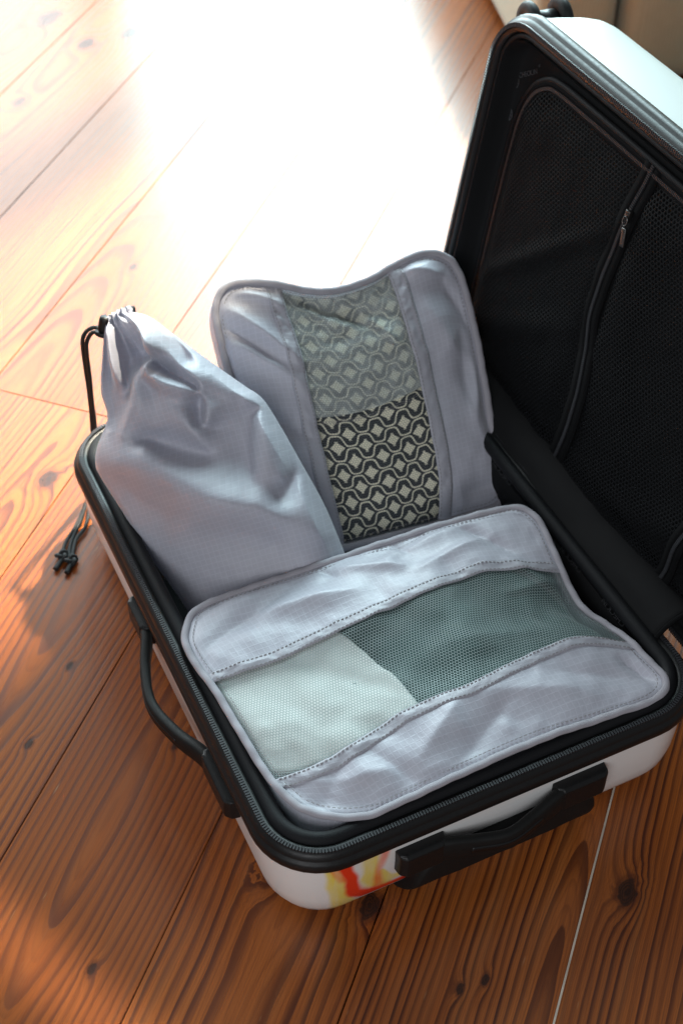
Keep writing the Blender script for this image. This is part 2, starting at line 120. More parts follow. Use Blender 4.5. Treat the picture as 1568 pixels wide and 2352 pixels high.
class Mat:
    def __init__(s, name):
        s.m = bpy.data.materials.new(name); s.m.use_nodes = True; s.t = s.m.node_tree
        s.p = s.t.nodes['Principled BSDF']; s.out = s.t.nodes['Material Output']
    def node(s, typ): return s.t.nodes.new(typ)
    def link(s, a, b): s.t.links.new(a.s if isinstance(a, X) else a, b)
    def sep(s, sock):
        n = s.node('ShaderNodeSeparateXYZ'); s.t.links.new(sock, n.inputs[0]); return [X(s.t, n.outputs[i]) for i in range(3)]
    def comb(s, *a):
        n = s.node('ShaderNodeCombineXYZ')
        for i, v in enumerate(a):
            if isinstance(v, X): s.link(v, n.inputs[i])
            else: n.inputs[i].default_value = v
        return n.outputs[0]
    def pos(s): return s.sep(s.node('ShaderNodeNewGeometry').outputs['Position'])
    def uv(s): return s.sep(s.node('ShaderNodeTexCoord').outputs['UV'])
    def obj(s): return s.sep(s.node('ShaderNodeTexCoord').outputs['Object'])
    def noise(s, vec, scale, detail=2, rough=.5, dist=0):
        n = s.node('ShaderNodeTexNoise'); n.inputs['Scale'].default_value = scale; n.inputs['Detail'].default_value = detail
        n.inputs['Roughness'].default_value = rough; n.inputs['Distortion'].default_value = dist
        if vec is not None: s.t.links.new(vec, n.inputs['Vector'])
        return X(s.t, n.outputs['Fac'])
    def mix(s, f, a, b):
        n = s.node('ShaderNodeMix'); n.data_type = 'RGBA'
        for v, i in ((f, 0), (a, 6), (b, 7)):
            if isinstance(v, X): s.link(v, n.inputs[i])
            elif isinstance(v, (tuple, list)): n.inputs[i].default_value = tuple(v) + (1,) if len(v) == 3 else v
            elif isinstance(v, (int, float)): n.inputs[i].default_value = v
            else: s.t.links.new(v, n.inputs[i])
        return n.outputs[2]
    def set(s, **k):
        for n, v in k.items():
            i = s.p.inputs[n.replace('_', ' ')]
            if isinstance(v, X): s.link(v, i)
            elif isinstance(v, (int, float)): i.default_value = v
            elif isinstance(v, tuple): i.default_value = v + (1,) if len(v) == 3 else v
            else: s.t.links.new(v, i)
        return s
    def bump(s, h, strength=.3, dist=.001, normal=None):
        n = s.node('ShaderNodeBump'); n.inputs['Strength'].default_value = strength; n.inputs['Distance'].default_value = dist
        s.link(h, n.inputs['Height'])
        if normal is not None: s.t.links.new(normal, n.inputs['Normal'])
        s.t.links.new(n.outputs[0], s.p.inputs['Normal']); return n.outputs[0]

def plain(name, col, rough=.5, spec=.5, noise=0.0, nscale=400, bump=0.0, bdist=.0005):
    k = Mat(name); k.set(Base_Color=col, Roughness=rough); k.p.inputs['Specular IOR Level'].default_value = spec
    tc = k.node('ShaderNodeTexCoord').outputs['Object']
    if noise:
        n = k.noise(tc, nscale, 3); k.set(Base_Color=k.mix(n, tuple(c*(1-noise) for c in col), tuple(min(1, c*(1+noise)) for c in col)))
        k.set(Roughness=(n-.5)*.25+rough)
    if bump: k.bump(k.noise(tc, nscale*1.3, 3), bump, bdist)
    return k.m

def nylon(name, col, spec=.55, rough=.48, grid=.005, gridgain=.09, trans=.12):
    """ripstop nylon: woven sheen, a fine square reinforcing grid, faint creases"""
    k = Mat(name); u, v, _ = k.uv()
    fu = (u/grid).frac(); fv = (v/grid).frac()
    lu = (fu-.5).abs().ss(.055, .10) ; lv = (fv-.5).abs().ss(.055, .10)
    lu = 1.0 - lu; lv = 1.0 - lv
    g = lu.max(lv)
    vec = k.comb(u, v, 0.0)
    sl = k.noise(vec, 55, 3, .55); st = k.noise(k.comb(u*700.0, v*60.0, 0.0), 1, 2); st2 = k.noise(k.comb(u*60.0, v*700.0, 3.0), 1, 2)
    c = k.mix(g*gridgain*2.2, k.mix(sl, tuple(x*.93 for x in col), tuple(min(1, x*1.06) for x in col)), tuple(min(1, x*1.55) for x in col))
    k.set(Base_Color=c, Roughness=(st-.5)*.18 + (st2-.5)*.18 + rough)
    k.p.inputs['Specular IOR Level'].default_value = spec
    k.p.inputs['Sheen Weight'].default_value = .45; k.p.inputs['Sheen Roughness'].default_value = .35
    h = k.noise(vec, 38, 4, .6)*1.0 + g*.05 + (st+st2)*.03
    nm = k.bump(h, .35, .0035)
    tr = k.node('ShaderNodeBsdfTranslucent'); tr.inputs[0].default_value = tuple(min(1, x*1.25) for x in col) + (1,); k.t.links.new(nm, tr.inputs['Normal'])
    ms = k.node('ShaderNodeMixShader'); ms.inputs[0].default_value = trans
    k.t.links.new(k.p.outputs[0], ms.inputs[1]); k.t.links.new(tr.outputs[0], ms.inputs[2]); k.t.links.new(ms.outputs[0], k.out.inputs[0])
    return k.m

def netting(name, col, pitch, hole, stretch=1.0, rough=.5, spec=.4, wobble=0.0):
    """knitted mesh: staggered round holes cut right through the cloth"""
    k = Mat(name); u, v, _ = k.uv()
    if wobble:
        w = k.noise(k.comb(u, v, 0.0), 14, 2); u = u + (w-.5)*wobble
        w2 = k.noise(k.comb(u, v, 5.0), 14, 2); v = v + (w2-.5)*wobble
    a = u/pitch; b = v/(pitch*.866*stretch)
    row = b.floor(); off = row.mod(2.0)*.5
    da = (a+off).frac() - .5; db = (b.frac()-.5)*.866
    d = (da*da + db*db*1.0).sqrt()
    solid = d.ss(hole*.86, hole*1.14)
    k.set(Base_Color=col, Roughness=rough); k.p.inputs['Specular IOR Level'].default_value = spec
    k.bump(d.min(hole+.1), .6, pitch*.4)
    tr = k.node('ShaderNodeBsdfTransparent'); ms = k.node('ShaderNodeMixShader')
    k.link(solid, ms.inputs[0]); k.t.links.new(tr.outputs[0], ms.inputs[1]); k.t.links.new(k.p.outputs[0], ms.inputs[2])
    k.t.links.new(ms.outputs[0], k.out.inputs[0])
    return k.m

# ------------------------------------------------------------------ mesh helpers
def tag(o, label, cat, group=None, kind=None):
    if label: o['label'] = label
    if cat: o['category'] = cat
    if group: o['group'] = group
    if kind: o['kind'] = kind
    return o
def empty(name, loc=(0, 0, 0)):
    o = bpy.data.objects.new(name, None); o.location = loc; o.empty_display_size = .05; COL.objects.link(o); return o
def link(name, me, mat, parent=None, smooth=True):
    o = bpy.data.objects.new(name, me); COL.objects.link(o)
    if mat: me.materials.clear(); me.materials.append(mat)
    if smooth: me.polygons.foreach_set('use_smooth', [True]*len(me.polygons))
    if parent:
        o.parent = parent
        if parent.type == 'EMPTY': o.matrix_parent_inverse = parent.matrix_basis.inverted()
    return o
def mesh(name, V, Fc, mat, parent=None, smooth=True, uv=None):
    me = bpy.data.meshes.new(name); me.from_pydata([tuple(map(float, v)) for v in V], [], [tuple(map(int, f)) for f in Fc]); me.update()
    if uv is not None:
        l = me.uv_layers.new(name='UVMap'); vi = np.zeros(len(me.loops), int); me.loops.foreach_get('vertex_index', vi)
        l.data.foreach_set('uv', np.asarray(uv, float)[vi].ravel())
    return link(name, me, mat, parent, smooth)
def grid(name, P, mat, parent=None, UV=None, wrap_i=False, wrap_j=False, solid=0, flip=False, smooth=True):
    """P[i,j,3] points to a quad sheet"""
    P = np.asarray(P, float); m, n = P.shape[:2]; idx = np.arange(m*n).reshape(m, n); Fc = []
    I = m if wrap_i else m-1; J = n if wrap_j else n-1
    ii, jj = np.meshgrid(np.arange(I), np.arange(J), indexing='ij')
    a = idx[ii, jj]; b = idx[(ii+1) % m, jj]; c = idx[(ii+1) % m, (jj+1) % n]; d = idx[ii, (jj+1) % n]
    q = np.stack([a, b, c, d] if not flip else [a, d, c, b], -1).reshape(-1, 4)
    o = mesh(name, P.reshape(-1, 3), q, mat, parent, smooth, None if UV is None else np.asarray(UV).reshape(-1, 2))
    if solid:
        md = o.modifiers.new('thickness', 'SOLIDIFY'); md.thickness = solid; md.offset = -1
    return o
def spline(pts, n, closed=False):
    """Catmull-Rom, resampled by length to n points"""
    p = np.asarray(pts, float)
    q = np.vstack([p[-1], p, p[0], p[1]]) if closed else np.vstack([2*p[0]-p[1], p, 2*p[-1]-p[-2]])
    out = []
    for i in range(1, len(q)-2):
        t = np.linspace(0, 1, 24, endpoint=False)[:, None]; a, b, c, d = q[i-1], q[i], q[i+1], q[i+2]
        out.append(.5*((2*b) + (-a+c)*t + (2*a-5*b+4*c-d)*t*t + (-a+3*b-3*c+d)*t**3))
    out.append((q[-2] if not closed else q[1])[None] if not closed else q[1][None])
    r = np.vstack(out); return resample(r, n, closed)
def resample(r, n, closed=False):
    r = np.asarray(r, float); s = np.r_[0, np.cumsum(np.linalg.norm(np.diff(r, axis=0), axis=1))]
    t = np.linspace(0, s[-1], n, endpoint=not closed)
    return np.stack([np.interp(t, s, r[:, k]) for k in range(r.shape[1])], -1)
def frames(p, closed, up):
    p = np.asarray(p, float)
    T = (np.roll(p, -1, 0) - np.roll(p, 1, 0)) if closed else np.gradient(p, axis=0)
    T /= np.linalg.norm(T, axis=1)[:, None] + 1e-12
    B = np.cross(T, np.broadcast_to(np.asarray(up, float), T.shape)); B /= np.linalg.norm(B, axis=1)[:, None] + 1e-9
    return T, B, np.cross(B, T)
def sweep(name, path, prof, mat, parent=None, closed=False, up=(0, 0, 1), cap=True, scale=None):
    """sweep a closed profile [(side, up)] along a path"""
    p = np.asarray(path, float); T, B, Nn = frames(p, closed, up); pr = np.asarray(prof, float)
    sc = np.ones(len(p)) if scale is None else np.asarray(scale)
    P = p[:, None] + (B[:, None]*pr[None, :, :1] + Nn[:, None]*pr[None, :, 1:])*sc[:, None, None]
    m, n = P.shape[:2]; V = P.reshape(-1, 3); Fc = []
    for i in range(m if closed else m-1):
        for j in range(n):
            Fc.append((i*n+j, i*n+(j+1) % n, ((i+1) % m)*n+(j+1) % n, ((i+1) % m)*n+j))
    if cap and not closed: Fc += [tuple(range(n))[::-1], tuple((m-1)*n+k for k in range(n))]
    L = np.r_[0, np.cumsum(np.linalg.norm(np.diff(p, axis=0), axis=1))]
    uv = np.stack([np.repeat(L, n), np.tile(np.arange(n)*.002, m)], -1)
    return mesh(name, V, Fc, mat, parent, True, uv)
def circ(r, n=10, rx=1, ry=1): a = np.arange(n)*2*math.pi/n; return np.stack([np.cos(a)*r*rx, np.sin(a)*r*ry], -1)
def tube(name, path, r, mat, parent=None, closed=False, n=10, up=(0.13, 0.21, 0.97), scale=None): return sweep(name, path, circ(r, n), mat, parent, closed, up, True, scale)
def rrect(x0, y0, x1, y1, r, n=10, seg=0.012):
    """closed rounded rectangle, points spaced evenly enough for lofting (same count for any inset)"""
    P = []
    for cx, cy, a0 in ((x1-r, y0+r, -90), (x1-r, y1-r, 0), (x0+r, y1-r, 90), (x0+r, y0+r, 180)):
        for k in range(n+1):
            a = math.radians(a0 + 90*k/n); P.append((cx+r*math.cos(a), cy+r*math.sin(a)))
        nx = None
    Q = []
    for i in range(4):
        arc = P[i*(n+1):(i+1)*(n+1)]; Q += arc; a = np.array(arc[-1]); b = np.array(P[((i+1) % 4)*(n+1)])
        for k in range(1, 16): Q.append(tuple(a+(b-a)*k/16))
    return np.array(Q)
def box(name, c, s, mat, parent=None, bev=.001, rot=None, seg=2):
    bm = bmesh.new(); bmesh.ops.create_cube(bm, size=1)
    bmesh.ops.scale(bm, vec=s, verts=bm.verts)
    if bev: bmesh.ops.bevel(bm, geom=bm.edges[:], offset=bev, segments=seg, affect='EDGES', profile=.6)
    if rot is not None: bmesh.ops.transform(bm, matrix=rot.to_4x4(), verts=bm.verts)
    bmesh.ops.translate(bm, vec=c, verts=bm.verts)
    me = bpy.data.meshes.new(name); bm.to_mesh(me); bm.free(); return link(name, me, mat, parent, bool(bev))
def many_boxes(name, items, mat, parent, kind='stuff'):
    """small alike pieces joined in one part; items = (centre, axis a, axis b, axis c) half vectors"""
    items = list(items); C = np.array([i[0] for i in items]); A = np.array([i[1] for i in items]); B = np.array([i[2] for i in items]); N = np.array([i[3] for i in items])
    sg = [(-1,-1,-1),(1,-1,-1),(1,1,-1),(-1,1,-1),(-1,-1,1),(1,-1,1),(1,1,1),(-1,1,1)]
    V = np.stack([C+A*a+B*b+N*c for a, b, c in sg], 1).reshape(-1, 3)
    f = np.array([(0,3,2,1),(4,5,6,7),(0,1,5,4),(1,2,6,5),(2,3,7,6),(3,0,4,7)])
    Fc = (np.arange(len(items))[:, None, None]*8 + f[None]).reshape(-1, 4)
    o = mesh(name, V, Fc, mat, parent, False); o['kind'] = kind; return o
def rbf(cp, smooth=0.0):
    """creased membrane through control points (a, b, height)"""
    cp = np.asarray(cp, float); X_ = cp[:, :2]; n = len(cp)
    D_ = np.linalg.norm(X_[:, None]-X_[None], axis=-1); A = np.zeros((n+1, n+1)); A[:n, :n] = D_ + np.eye(n)*smooth; A[n, :n] = 1; A[:n, n] = 1
    w = np.linalg.lstsq(A, np.r_[cp[:, 2], 0], rcond=None)[0]
    def f(P):
        P = np.asarray(P, float); sh = P.shape[:-1]; q = P.reshape(-1, 2); out = np.zeros(len(q))
        for k in range(0, len(q), 4000):
            out[k:k+4000] = np.linalg.norm(q[k:k+4000, None]-X_[None], axis=-1) @ w[:n] + w[n]
        return out.reshape(sh)
    return f
def blur(Hh, it):
    for _ in range(it):
        p = np.pad(Hh, 1, mode='edge'); Hh = (p[1:-1, 1:-1]*4 + p[:-2, 1:-1]*2 + p[2:, 1:-1]*2 + p[1:-1, :-2]*2 + p[1:-1, 2:]*2 + p[:-2, :-2]+p[2:, 2:]+p[:-2, 2:]+p[2:, :-2])/16
    return Hh
def coons(bot, top, lef, rig, m, n):
    """four boundary curves to P[i(t), j(s)]"""
    bot, top = spline(bot, n), spline(top, n); lef, rig = spline(lef, m), spline(rig, m)
    s = np.linspace(0, 1, n)[None, :, None]; t = np.linspace(0, 1, m)[:, None, None]
    return (1-t)*bot[None]+t*top[None]+(1-s)*lef[:, None]+s*rig[:, None] - ((1-s)*(1-t)*bot[0]+s*t*top[-1]+s*(1-t)*bot[-1]+(1-s)*t*top[0])
def normals(P):
    n = np.cross(np.gradient(P, axis=1), np.gradient(P, axis=0)); n /= np.linalg.norm(n, axis=-1)[..., None]+1e-12
    return n
def vnoise(u, v, f, seed=0, octv=3):
    """smooth value noise on arrays"""
    out = 0; amp = 1; r = np.random.default_rng(seed)
    for _ in range(octv):
        T_ = r.standard_normal((64, 64)); x, y = u*f+r.random()*40, v*f+r.random()*40
        xi, yi = np.floor(x).astype(int), np.floor(y).astype(int); fx, fy = x-xi, y-yi; fx = fx*fx*(3-2*fx); fy = fy*fy*(3-2*fy)
        g = lambda a, b: T_[a % 64, b % 64]
        out = out + amp*((g(xi, yi)*(1-fx)+g(xi+1, yi)*fx)*(1-fy) + (g(xi, yi+1)*(1-fx)+g(xi+1, yi+1)*fx)*fy); f *= 2.03; amp *= .5
    return out

# ------------------------------------------------------------------ materials
NYL = nylon('grey_ripstop_nylon', (.45, .455, .52))
NYL_BAG = nylon('grey_ripstop_nylon_bag', (.46, .465, .53), gridgain=.09, spec=.45, rough=.5, trans=.2)
PIPE = plain('grey_binding_tape', (.33, .32, .355), .7, .3, .12, 900, .3)
TAPE = nylon('grey_seam_tape', (.385, .385, .435), gridgain=.02)
THREAD = plain('stitch_thread', (.27, .26, .27), .8, .2)
MESH_G = netting('grey_mesh', (.30, .38, .38), .0025, .43, wobble=.0012)
MESH_B = netting('fine_grey_mesh', (.16, .175, .18), .0025, .485, wobble=.001)
POCKET = netting('black_pocket_mesh', (.0065, .007, .008), .0044, .34, .92, .7, .08, wobble=.004)
BLACK = plain('black_plastic', (.007, .0075, .008), .42, .32, .15, 300, .05)
RUBBER = plain('black_rubber', (.008, .0085, .0085), .55, .25, .2, 250, .08)
CLOTHB = plain('black_lining_cloth', (.005, .0052, .0058), .85, .08, .25, 1500, .35)
PANELB = plain('black_lining_panel', (.010, .0103, .011), .75, .10, .2, 1200, .25)
LIPB = plain('black_padded_fabric', (.007, .0075, .009), .6, .18, .25, 1800, .4)
TEETH = plain('zipper_teeth_black', (.03, .031, .035), .35, .4)
PRINTG = plain('faded_grey_print', (.075, .078, .084), .7, .2, .5, 260)
METAL = plain('dark_metal', (.10, .10, .10), .3, .6); METAL_K = METAL.node_tree.nodes['Principled BSDF']; METAL_K.inputs['Metallic'].default_value = .9
CORD = plain('black_cord', (.012, .013, .014), .7, .3, .3, 900, .5)

def shell_mat():
    """white polycarbonate with a red and yellow ink-smoke print on one corner"""
    k = Mat('white_polycarbonate'); x, y, z = k.pos()
    nz = k.noise(k.comb(x, z, 0.0), 34, 1); nz2 = k.noise(k.comb(x, z, 4.0), 34, 1)
    px = x + (nz-.5)*.010; pz = z + (nz2-.5)*.010
    def seg(a, b, w0, w1, soft):
        dx, dz = b[0]-a[0], b[1]-a[1]; L2 = dx*dx+dz*dz
        t = (((px-a[0])*dx + (pz-a[1])*dz)*(1/L2)).clamp()
        ex = px - a[0] - t*dx; ez = pz - a[1] - t*dz; d = (ex*ex+ez*ez).sqrt() / (t*(w1-w0) + w0)
        return d.ss(1.0, 1.0-soft)
    def poly(pts, w, soft=.5):
        r = None; nn = 2*len(pts)-1; sp = spline([(a, b, 0) for a, b in pts], nn); w = list(np.interp(np.linspace(0, 1, nn), np.linspace(0, 1, len(w)), w)); pts = [(float(a), float(b)) for a, b, _ in sp]
        for (a, b), (w0, w1) in zip(zip(pts[:-1], pts[1:]), zip(w[:-1], w[1:])):
            s_ = seg(a, b, w0, w1, soft); r = s_ if r is None else r.max(s_)
        return r
    red = poly([(.050, .112), (.056, .085), (.060, .060), (.065, .043), (.077, .033), (.093, .029), (.111, .027)], [.006, .007, .007, .009, .010, .011, .010], .6)
    red2 = poly([(.092, .112), (.088, .085), (.082, .060), (.083, .040)], [.008, .007, .006, .009], .9)
    redf = poly([(.046, .100), (.050, .076), (.058, .066)], [.006, .006, .005], .9)
    yel = poly([(.047, .112), (.047, .075), (.051, .045), (.056, .020)], [.009, .009, .012, .015], .5)
    yel2 = poly([(.072, .115), (.076, .080), (.076, .055), (.090, .040)], [.013, .011, .011, .012], .6)
    yel3 = poly([(.086, .062), (.092, .047), (.105, .044), (.118, .050), (.128, .062)], [.005, .007, .0075, .007, .005], .6)
    white = (.80, .80, .79)
    wisp = k.noise(k.comb(px*160.0, pz*30.0, 0.0), 1, 3)
    c = k.mix(yel.max(yel2).max(yel3)*(wisp*.8+.45).clamp(), white, (.82, .66, .12))
    c = k.mix(red2.max(redf)*(wisp*.9+.2).clamp(), c, (.84, .13, .04)); c = k.mix(red, c, (.84, .045, .012))
    front = y.ss(.05, .03)
    k.set(Base_Color=k.mix(front, white, c), Roughness=.28); k.p.inputs['Coat Weight'].default_value = .25
    k.bump(k.noise(k.node('ShaderNodeTexCoord').outputs['Object'], 260, 2), .06, .0006)
    return k.m
SHELL = shell_mat(); WHITE_DIM = plain('dimmed_white_polycarbonate', (.56, .595, .58), .4, .3, 0, 260, .06, .0006)  # lid's copy of the shell white, its colour darkened against strong window light

def wood_mat(KN):
    k = Mat('oiled_larch_boards'); l, w, _ = k.obj(); r = X(k.t, k.node('ShaderNodeObjectInfo').outputs['Random'])
    gx, gy, _ = k.pos()
    seed = r*53.0
    slow = k.noise(k.comb(l*1.0, w*1.2, seed), 1, 2, .5); warp = k.noise(k.comb(l*5.0, w*22.0, seed+9.0), 1, 3, .55)
    w0 = (r*7.31).frac()*.16 - .08; dep = (slow-.45)*.13 + (r*3.7).frac()*.05 + .012
    ww = w - w0
    # knots bend the rings round them
    kd = None; kc = None
    for (kx, ky, s_) in KN:
        ex = (gx-kx); ey = (gy-ky); al = (ex+ey)*.7071; ac = (ex-ey)*.7071
        kn = k.noise(k.comb(gx*(.9/s_), gy*(.9/s_), 1.0), 1, 3); al = al + (kn-.5)*(s_*1.3); ac = ac + (kn-.5)*(s_*.9)
        q = (al*al*.30 + ac*ac)*(1.25/(s_*s_))
        bend = (q*-.35).exp()*(s_*1.5); core = (q*-1.6).exp()
        kd = bend if kd is None else kd + bend; kc = core if kc is None else kc.max(core)
    rad = (ww*ww + dep*dep).sqrt() + (warp-.5)*.007
    if kd is not None: rad = rad + kd*.9
    ring = rad*150.0 + k.noise(k.comb(l*.9, w*3.0, seed+3.0), 1, 1)*1.5
    f = ring.frac()
    late = f.ss(.35, .88)*f.ss(1.0, .955)
    rid = k.noise(k.comb(ring.floor()*3.7, seed, 0.0), 1, 0); late = late*((rid-.5)*1.6+.80)
    fib = k.noise(k.comb(l*18.0, w*900.0, seed), 1, 3, .6); fib2 = k.noise(k.comb(l*3.0, w*90.0, seed+2.0), 1, 2)
    big = k.noise(k.comb(l*2.0, w*9.0, seed+7.0), 1, 3)
    early = k.mix(big, (.25, .060, .011), (.425, .132, .027))
    c = k.mix(late.clamp(), early, (.060, .013, .005))
    c = k.mix((fib-.5)*1.6+.12, c, (.05, .014, .006)); c = k.mix((fib2-.5)*.8, c, (.40, .17, .06))
    fine = (rad*610.0).frac(); c = k.mix(fine.ss(.45, .9)*fine.ss(1.0, .95)*.28, c, (.09, .024, .008))
    c = k.mix((r*11.3).frac()*.45, c, (.15, .036, .010))
    sc1 = k.noise(k.comb(l*30.0, w*260.0, seed+21.0), 1, 2, .5); sc2 = k.noise(k.comb(gx*900.0, gy*900.0, 2.0), 1, 1)
    c = k.mix(sc1.ss(.72, .80)*.35 + sc2.ss(.80, .86)*.25, c, (.48, .28, .14))
    if kc is not None: c = k.mix(kc.ss(.03, .22)*.55, c, (.07, .018, .008)); c = k.mix(kc.ss(.30, .48)*((kc*34.0).sin()*.14+.82), c, (.020, .0085, .006))
    k.set(Base_Color=c, Roughness=(fib-.5)*.12 + late*.05 + .26)
    k.p.inputs['Specular IOR Level'].default_value = .42; k.p.inputs['Coat Weight'].default_value = .05; k.p.inputs['Coat Roughness'].default_value = .2
    k.bump(late*-.3 + fib*.5 + big*.5, .12, .0010)
    return k.m
KNOTS = [(.023,.076,.010),(.080,.010,.010),(.278,-.071,.010),(-.008,.227,.0045),(-.144,.055,.0045),(-.067,.354,.004),(-.127,.285,.0045),
         (.112,-.085,.004),(.134,-.087,.004),(.404,1.519,.016),(.33,1.515,.014),(-.011,.607,.011),(.185,1.387,.010),(.509,1.518,.012),(.20,.93,.006),(.10,1.26,.007),(.02,1.02,.006),(.30,1.62,.02),(.14,1.48,.012)]
WOODS = {}
def wood_for(q):
    KN = tuple(k for k in KNOTS if abs((k[0]-k[1])/math.sqrt(2) - q) < .079 + k[2])
    if KN not in WOODS: WOODS[KN] = wood_mat(KN)
    return WOODS[KN]

# ------------------------------------------------------------------ floor
fl = mesh('floor', [(-3, -2.5, -.03), (4, -2.5, -.03), (4, 4.5, -.03), (-3, 4.5, -.03)], [(0, 1, 2, 3)], plain('dark_subfloor', (.07, .028, .012), .9), None, False)
tag(fl, None, None, kind='structure')
PW = .1575; Q0 = -.0995
def plank_mesh(length, wd, mt, key={}):
    kk = (round(length, 3), round(wd, 4), mt.name)
    if kk in key: return key[kk]
    bm = bmesh.new(); bmesh.ops.create_cube(bm, size=1); bmesh.ops.scale(bm, vec=(length, wd, .02), verts=bm.verts)
    bmesh.ops.bevel(bm, geom=[e for e in bm.edges if all(v.co.z > 0 for v in e.verts)], offset=.0006, segments=2, affect='EDGES')
    me = bpy.data.meshes.new('plank'); bm.to_mesh(me); bm.free(); me.materials.append(mt); key[kk] = me; return me
def plank(l0, l1, q):
    L_ = l1-l0-.0004; gap = .0005 if abs(q-Q0-PW*1.5) > .01 and abs(q-Q0-2.5*PW) > .01 else .0012
    o = bpy.data.objects.new('plank', plank_mesh(L_, PW-gap*1.4, wood_for(q))); COL.objects.link(o)
    lm = (l0+l1)/2; o.location = ((lm+q)/math.sqrt(2), (lm-q)/math.sqrt(2), -.010); o.rotation_euler = (0, 0, math.radians(45))
    o.parent = fl; o.matrix_parent_inverse = Matrix(); return o
for i in range(-7, 9):
    q = Q0 + PW*(i+.5); cut = {-3: .533, -4: 1.30, -2: 1.95, -6: 1.1}.get(i)
    lo, hi = -1.6, 3.0
    if cut is None: plank(lo, hi, q)
    else: plank(lo, cut, q); plank(cut, hi, q)
qs = Q0 + 2*PW
strip = box('gap_strip', ((.1+qs)/math.sqrt(2), (.1-qs)/math.sqrt(2), -.0028), (1.6, .0018, .004), plain('pale_strip', (.55, .50, .42), .6, .4, .5, 40), fl, 0, Matrix.Rotation(math.radians(45), 3, 'Z'))  # pale strip laid along one plank gap

# ------------------------------------------------------------------ sofa
def sofa_mat():
    k = Mat('beige_upholstery'); tc = k.node('ShaderNodeTexCoord').outputs['Object']; x, y, z = k.sep(tc)
    a = ((x+y*.6)*1400.0).sin()*.5+.5; b = (z*1400.0).sin()*.5+.5; n = k.noise(tc, 60, 3)
    k.set(Base_Color=k.mix(a*b*.35+n*.4, (.36, .325, .215), (.50, .455, .31)), Roughness=.9); k.p.inputs['Sheen Weight'].default_value = .3
    k.bump(a*.5+b*.5+k.noise(tc, 900, 2)*.6, .35, .0012); return k.m
SOFA = sofa_mat()
sofa = tag(empty('sofa', (1.1, 1.2, 0)), 'beige upholstered sofa corner the open suitcase lid leans against', 'sofa')
def cushion(name, c, s, rz, bev, mat, parent):
    o = box(name, c, s, mat, parent, bev, Matrix.Rotation(rz, 3, 'Z'), 5); return o
# floor line of the sofa runs from (.90,1.17) to (.96,1.38): build it along that line
rz = math.radians(-16)
def sf(u, v): return (0.885 + u*math.cos(rz) - v*math.sin(rz), 1.13 + u*math.sin(rz) + v*math.cos(rz))
x_, y_ = sf(.060, .42); cushion('arm', (x_, y_, .155), (.12, .95, .29), rz, .035, SOFA, sofa)
x_, y_ = sf(.476, .41); cushion('seat_base', (x_, y_, .175), (.69, .95, .33), rz, .035, SOFA, sofa)
x_, y_ = sf(.80, .50); cushion('back_cushion', (x_, y_, .46), (.38, .60, .24), rz, .07, SOFA, sofa)

# ------------------------------------------------------------------ suitcase
W, L, HR = .395, .543, .118
case = tag(empty('suitcase'), 'open white hard-shell suitcase with black zipped rim and black mesh-pocket lid', 'suitcase')
def ring(o, r=.056): return rrect(o, o, W-o, L-o, max(r-o, .004))
def loft(prof, place, r=.056):
    return np.array([[place(x, y, h) for x, y in ring(o, r)] for o, h in prof])
basep = lambda x, y, h: (x, y, h)
TH = math.radians(9.5); HG = np.array([.4015, 0, .098]); dU = np.array([math.sin(TH), 0, math.cos(TH)]); dW = np.array([math.cos(TH), 0, -math.sin(TH)]); dV = np.array([0, 1., 0])
LU = .372
def lid(u, v, w): return HG + dU*u + dV*v + dW*w
# lid outline uses the same rounded rectangle: x runs from the free edge (0) to the hinge (W)
lidp = lambda x, y, h: lid(LU*(1-x/W)+.004, y, HR-h)          # h measured as on the base: rim at HR, shell bottom at 0
def capped(name, prof, place, mat, parent, flip=False, r=.056):
    P = loft(prof, place, r); n = P.shape[1]; m_ = P.shape[0]; V = P.reshape(-1, 3); Fc = []
    for i in range(m_-1):
        for j in range(n): f = (i*n+j, i*n+(j+1) % n, (i+1)*n+(j+1) % n, (i+1)*n+j); Fc.append(f[::-1] if flip else f)
    last = tuple((m_-1)*n+k for k in range(n)); Fc.append(last if not flip else last[::-1])
    return mesh(name, V, Fc, mat, parent)
shell_prof = [(.0035, .100), (.003, .092), (.0025, .070), (.0035, .045), (.006, .030), (.011, .018), (.019, .009), (.030, .0035), (.045, .0012), (.052, .001)]
def half(name, place, flip):
    sh = capped(name, shell_prof, place, SHELL if name == 'base_shell' else WHITE_DIM, case, flip)
    rim = [(.005, .096), (.000, .096), (-.0022, .0985), (-.0026, .104), (-.0012, .1075), (.0008, .1085), (.0012, .1098), (.0026, .1125), (.0048, .1145), (.0085, .1152), (.0125, .1145), (.0135, .110)]
    P = loft(rim, place); grid('rim_frame', P.transpose(1, 0, 2), BLACK, sh, wrap_i=True, flip=not flip)
    # padded inner lip
    a = np.linspace(0, 2*math.pi, 13)[:-1]; lo_, lh_, lr_ = (.0185, .1125, .0068) if place is basep else (.0168, .1085, .0036)
    lip = [(lo_+lr_*math.cos(t), lh_+lr_*math.sin(t)) for t in a]
    P = loft(lip, place); 
    bmp = 1 + .0
    grid('inner_lip', P.transpose(1, 0, 2), LIPB, sh, wrap_i=True, wrap_j=True, flip=not flip)
    # zipper teeth
    for oo, hh in ((.0066, .1160),):
        path = np.array([place(x, y, hh) for x, y in resample(np.vstack([ring(oo), ring(oo)[:1]]), 3000, True)])
        pl = resample(np.vstack([path, path[:1]]), 700, True)
        up = np.array(place(0, 0, 1.0)) - np.array(place(0, 0, 0)); T, B, Nn = frames(pl, True, up)
        many_boxes('zipper_teeth', [(p, t*.0008, b*.0019, n_*.0011) for p, t, b, n_ in zip(pl, T, B, Nn)], TEETH, sh)
    return sh
base = half('base_shell', basep, True)
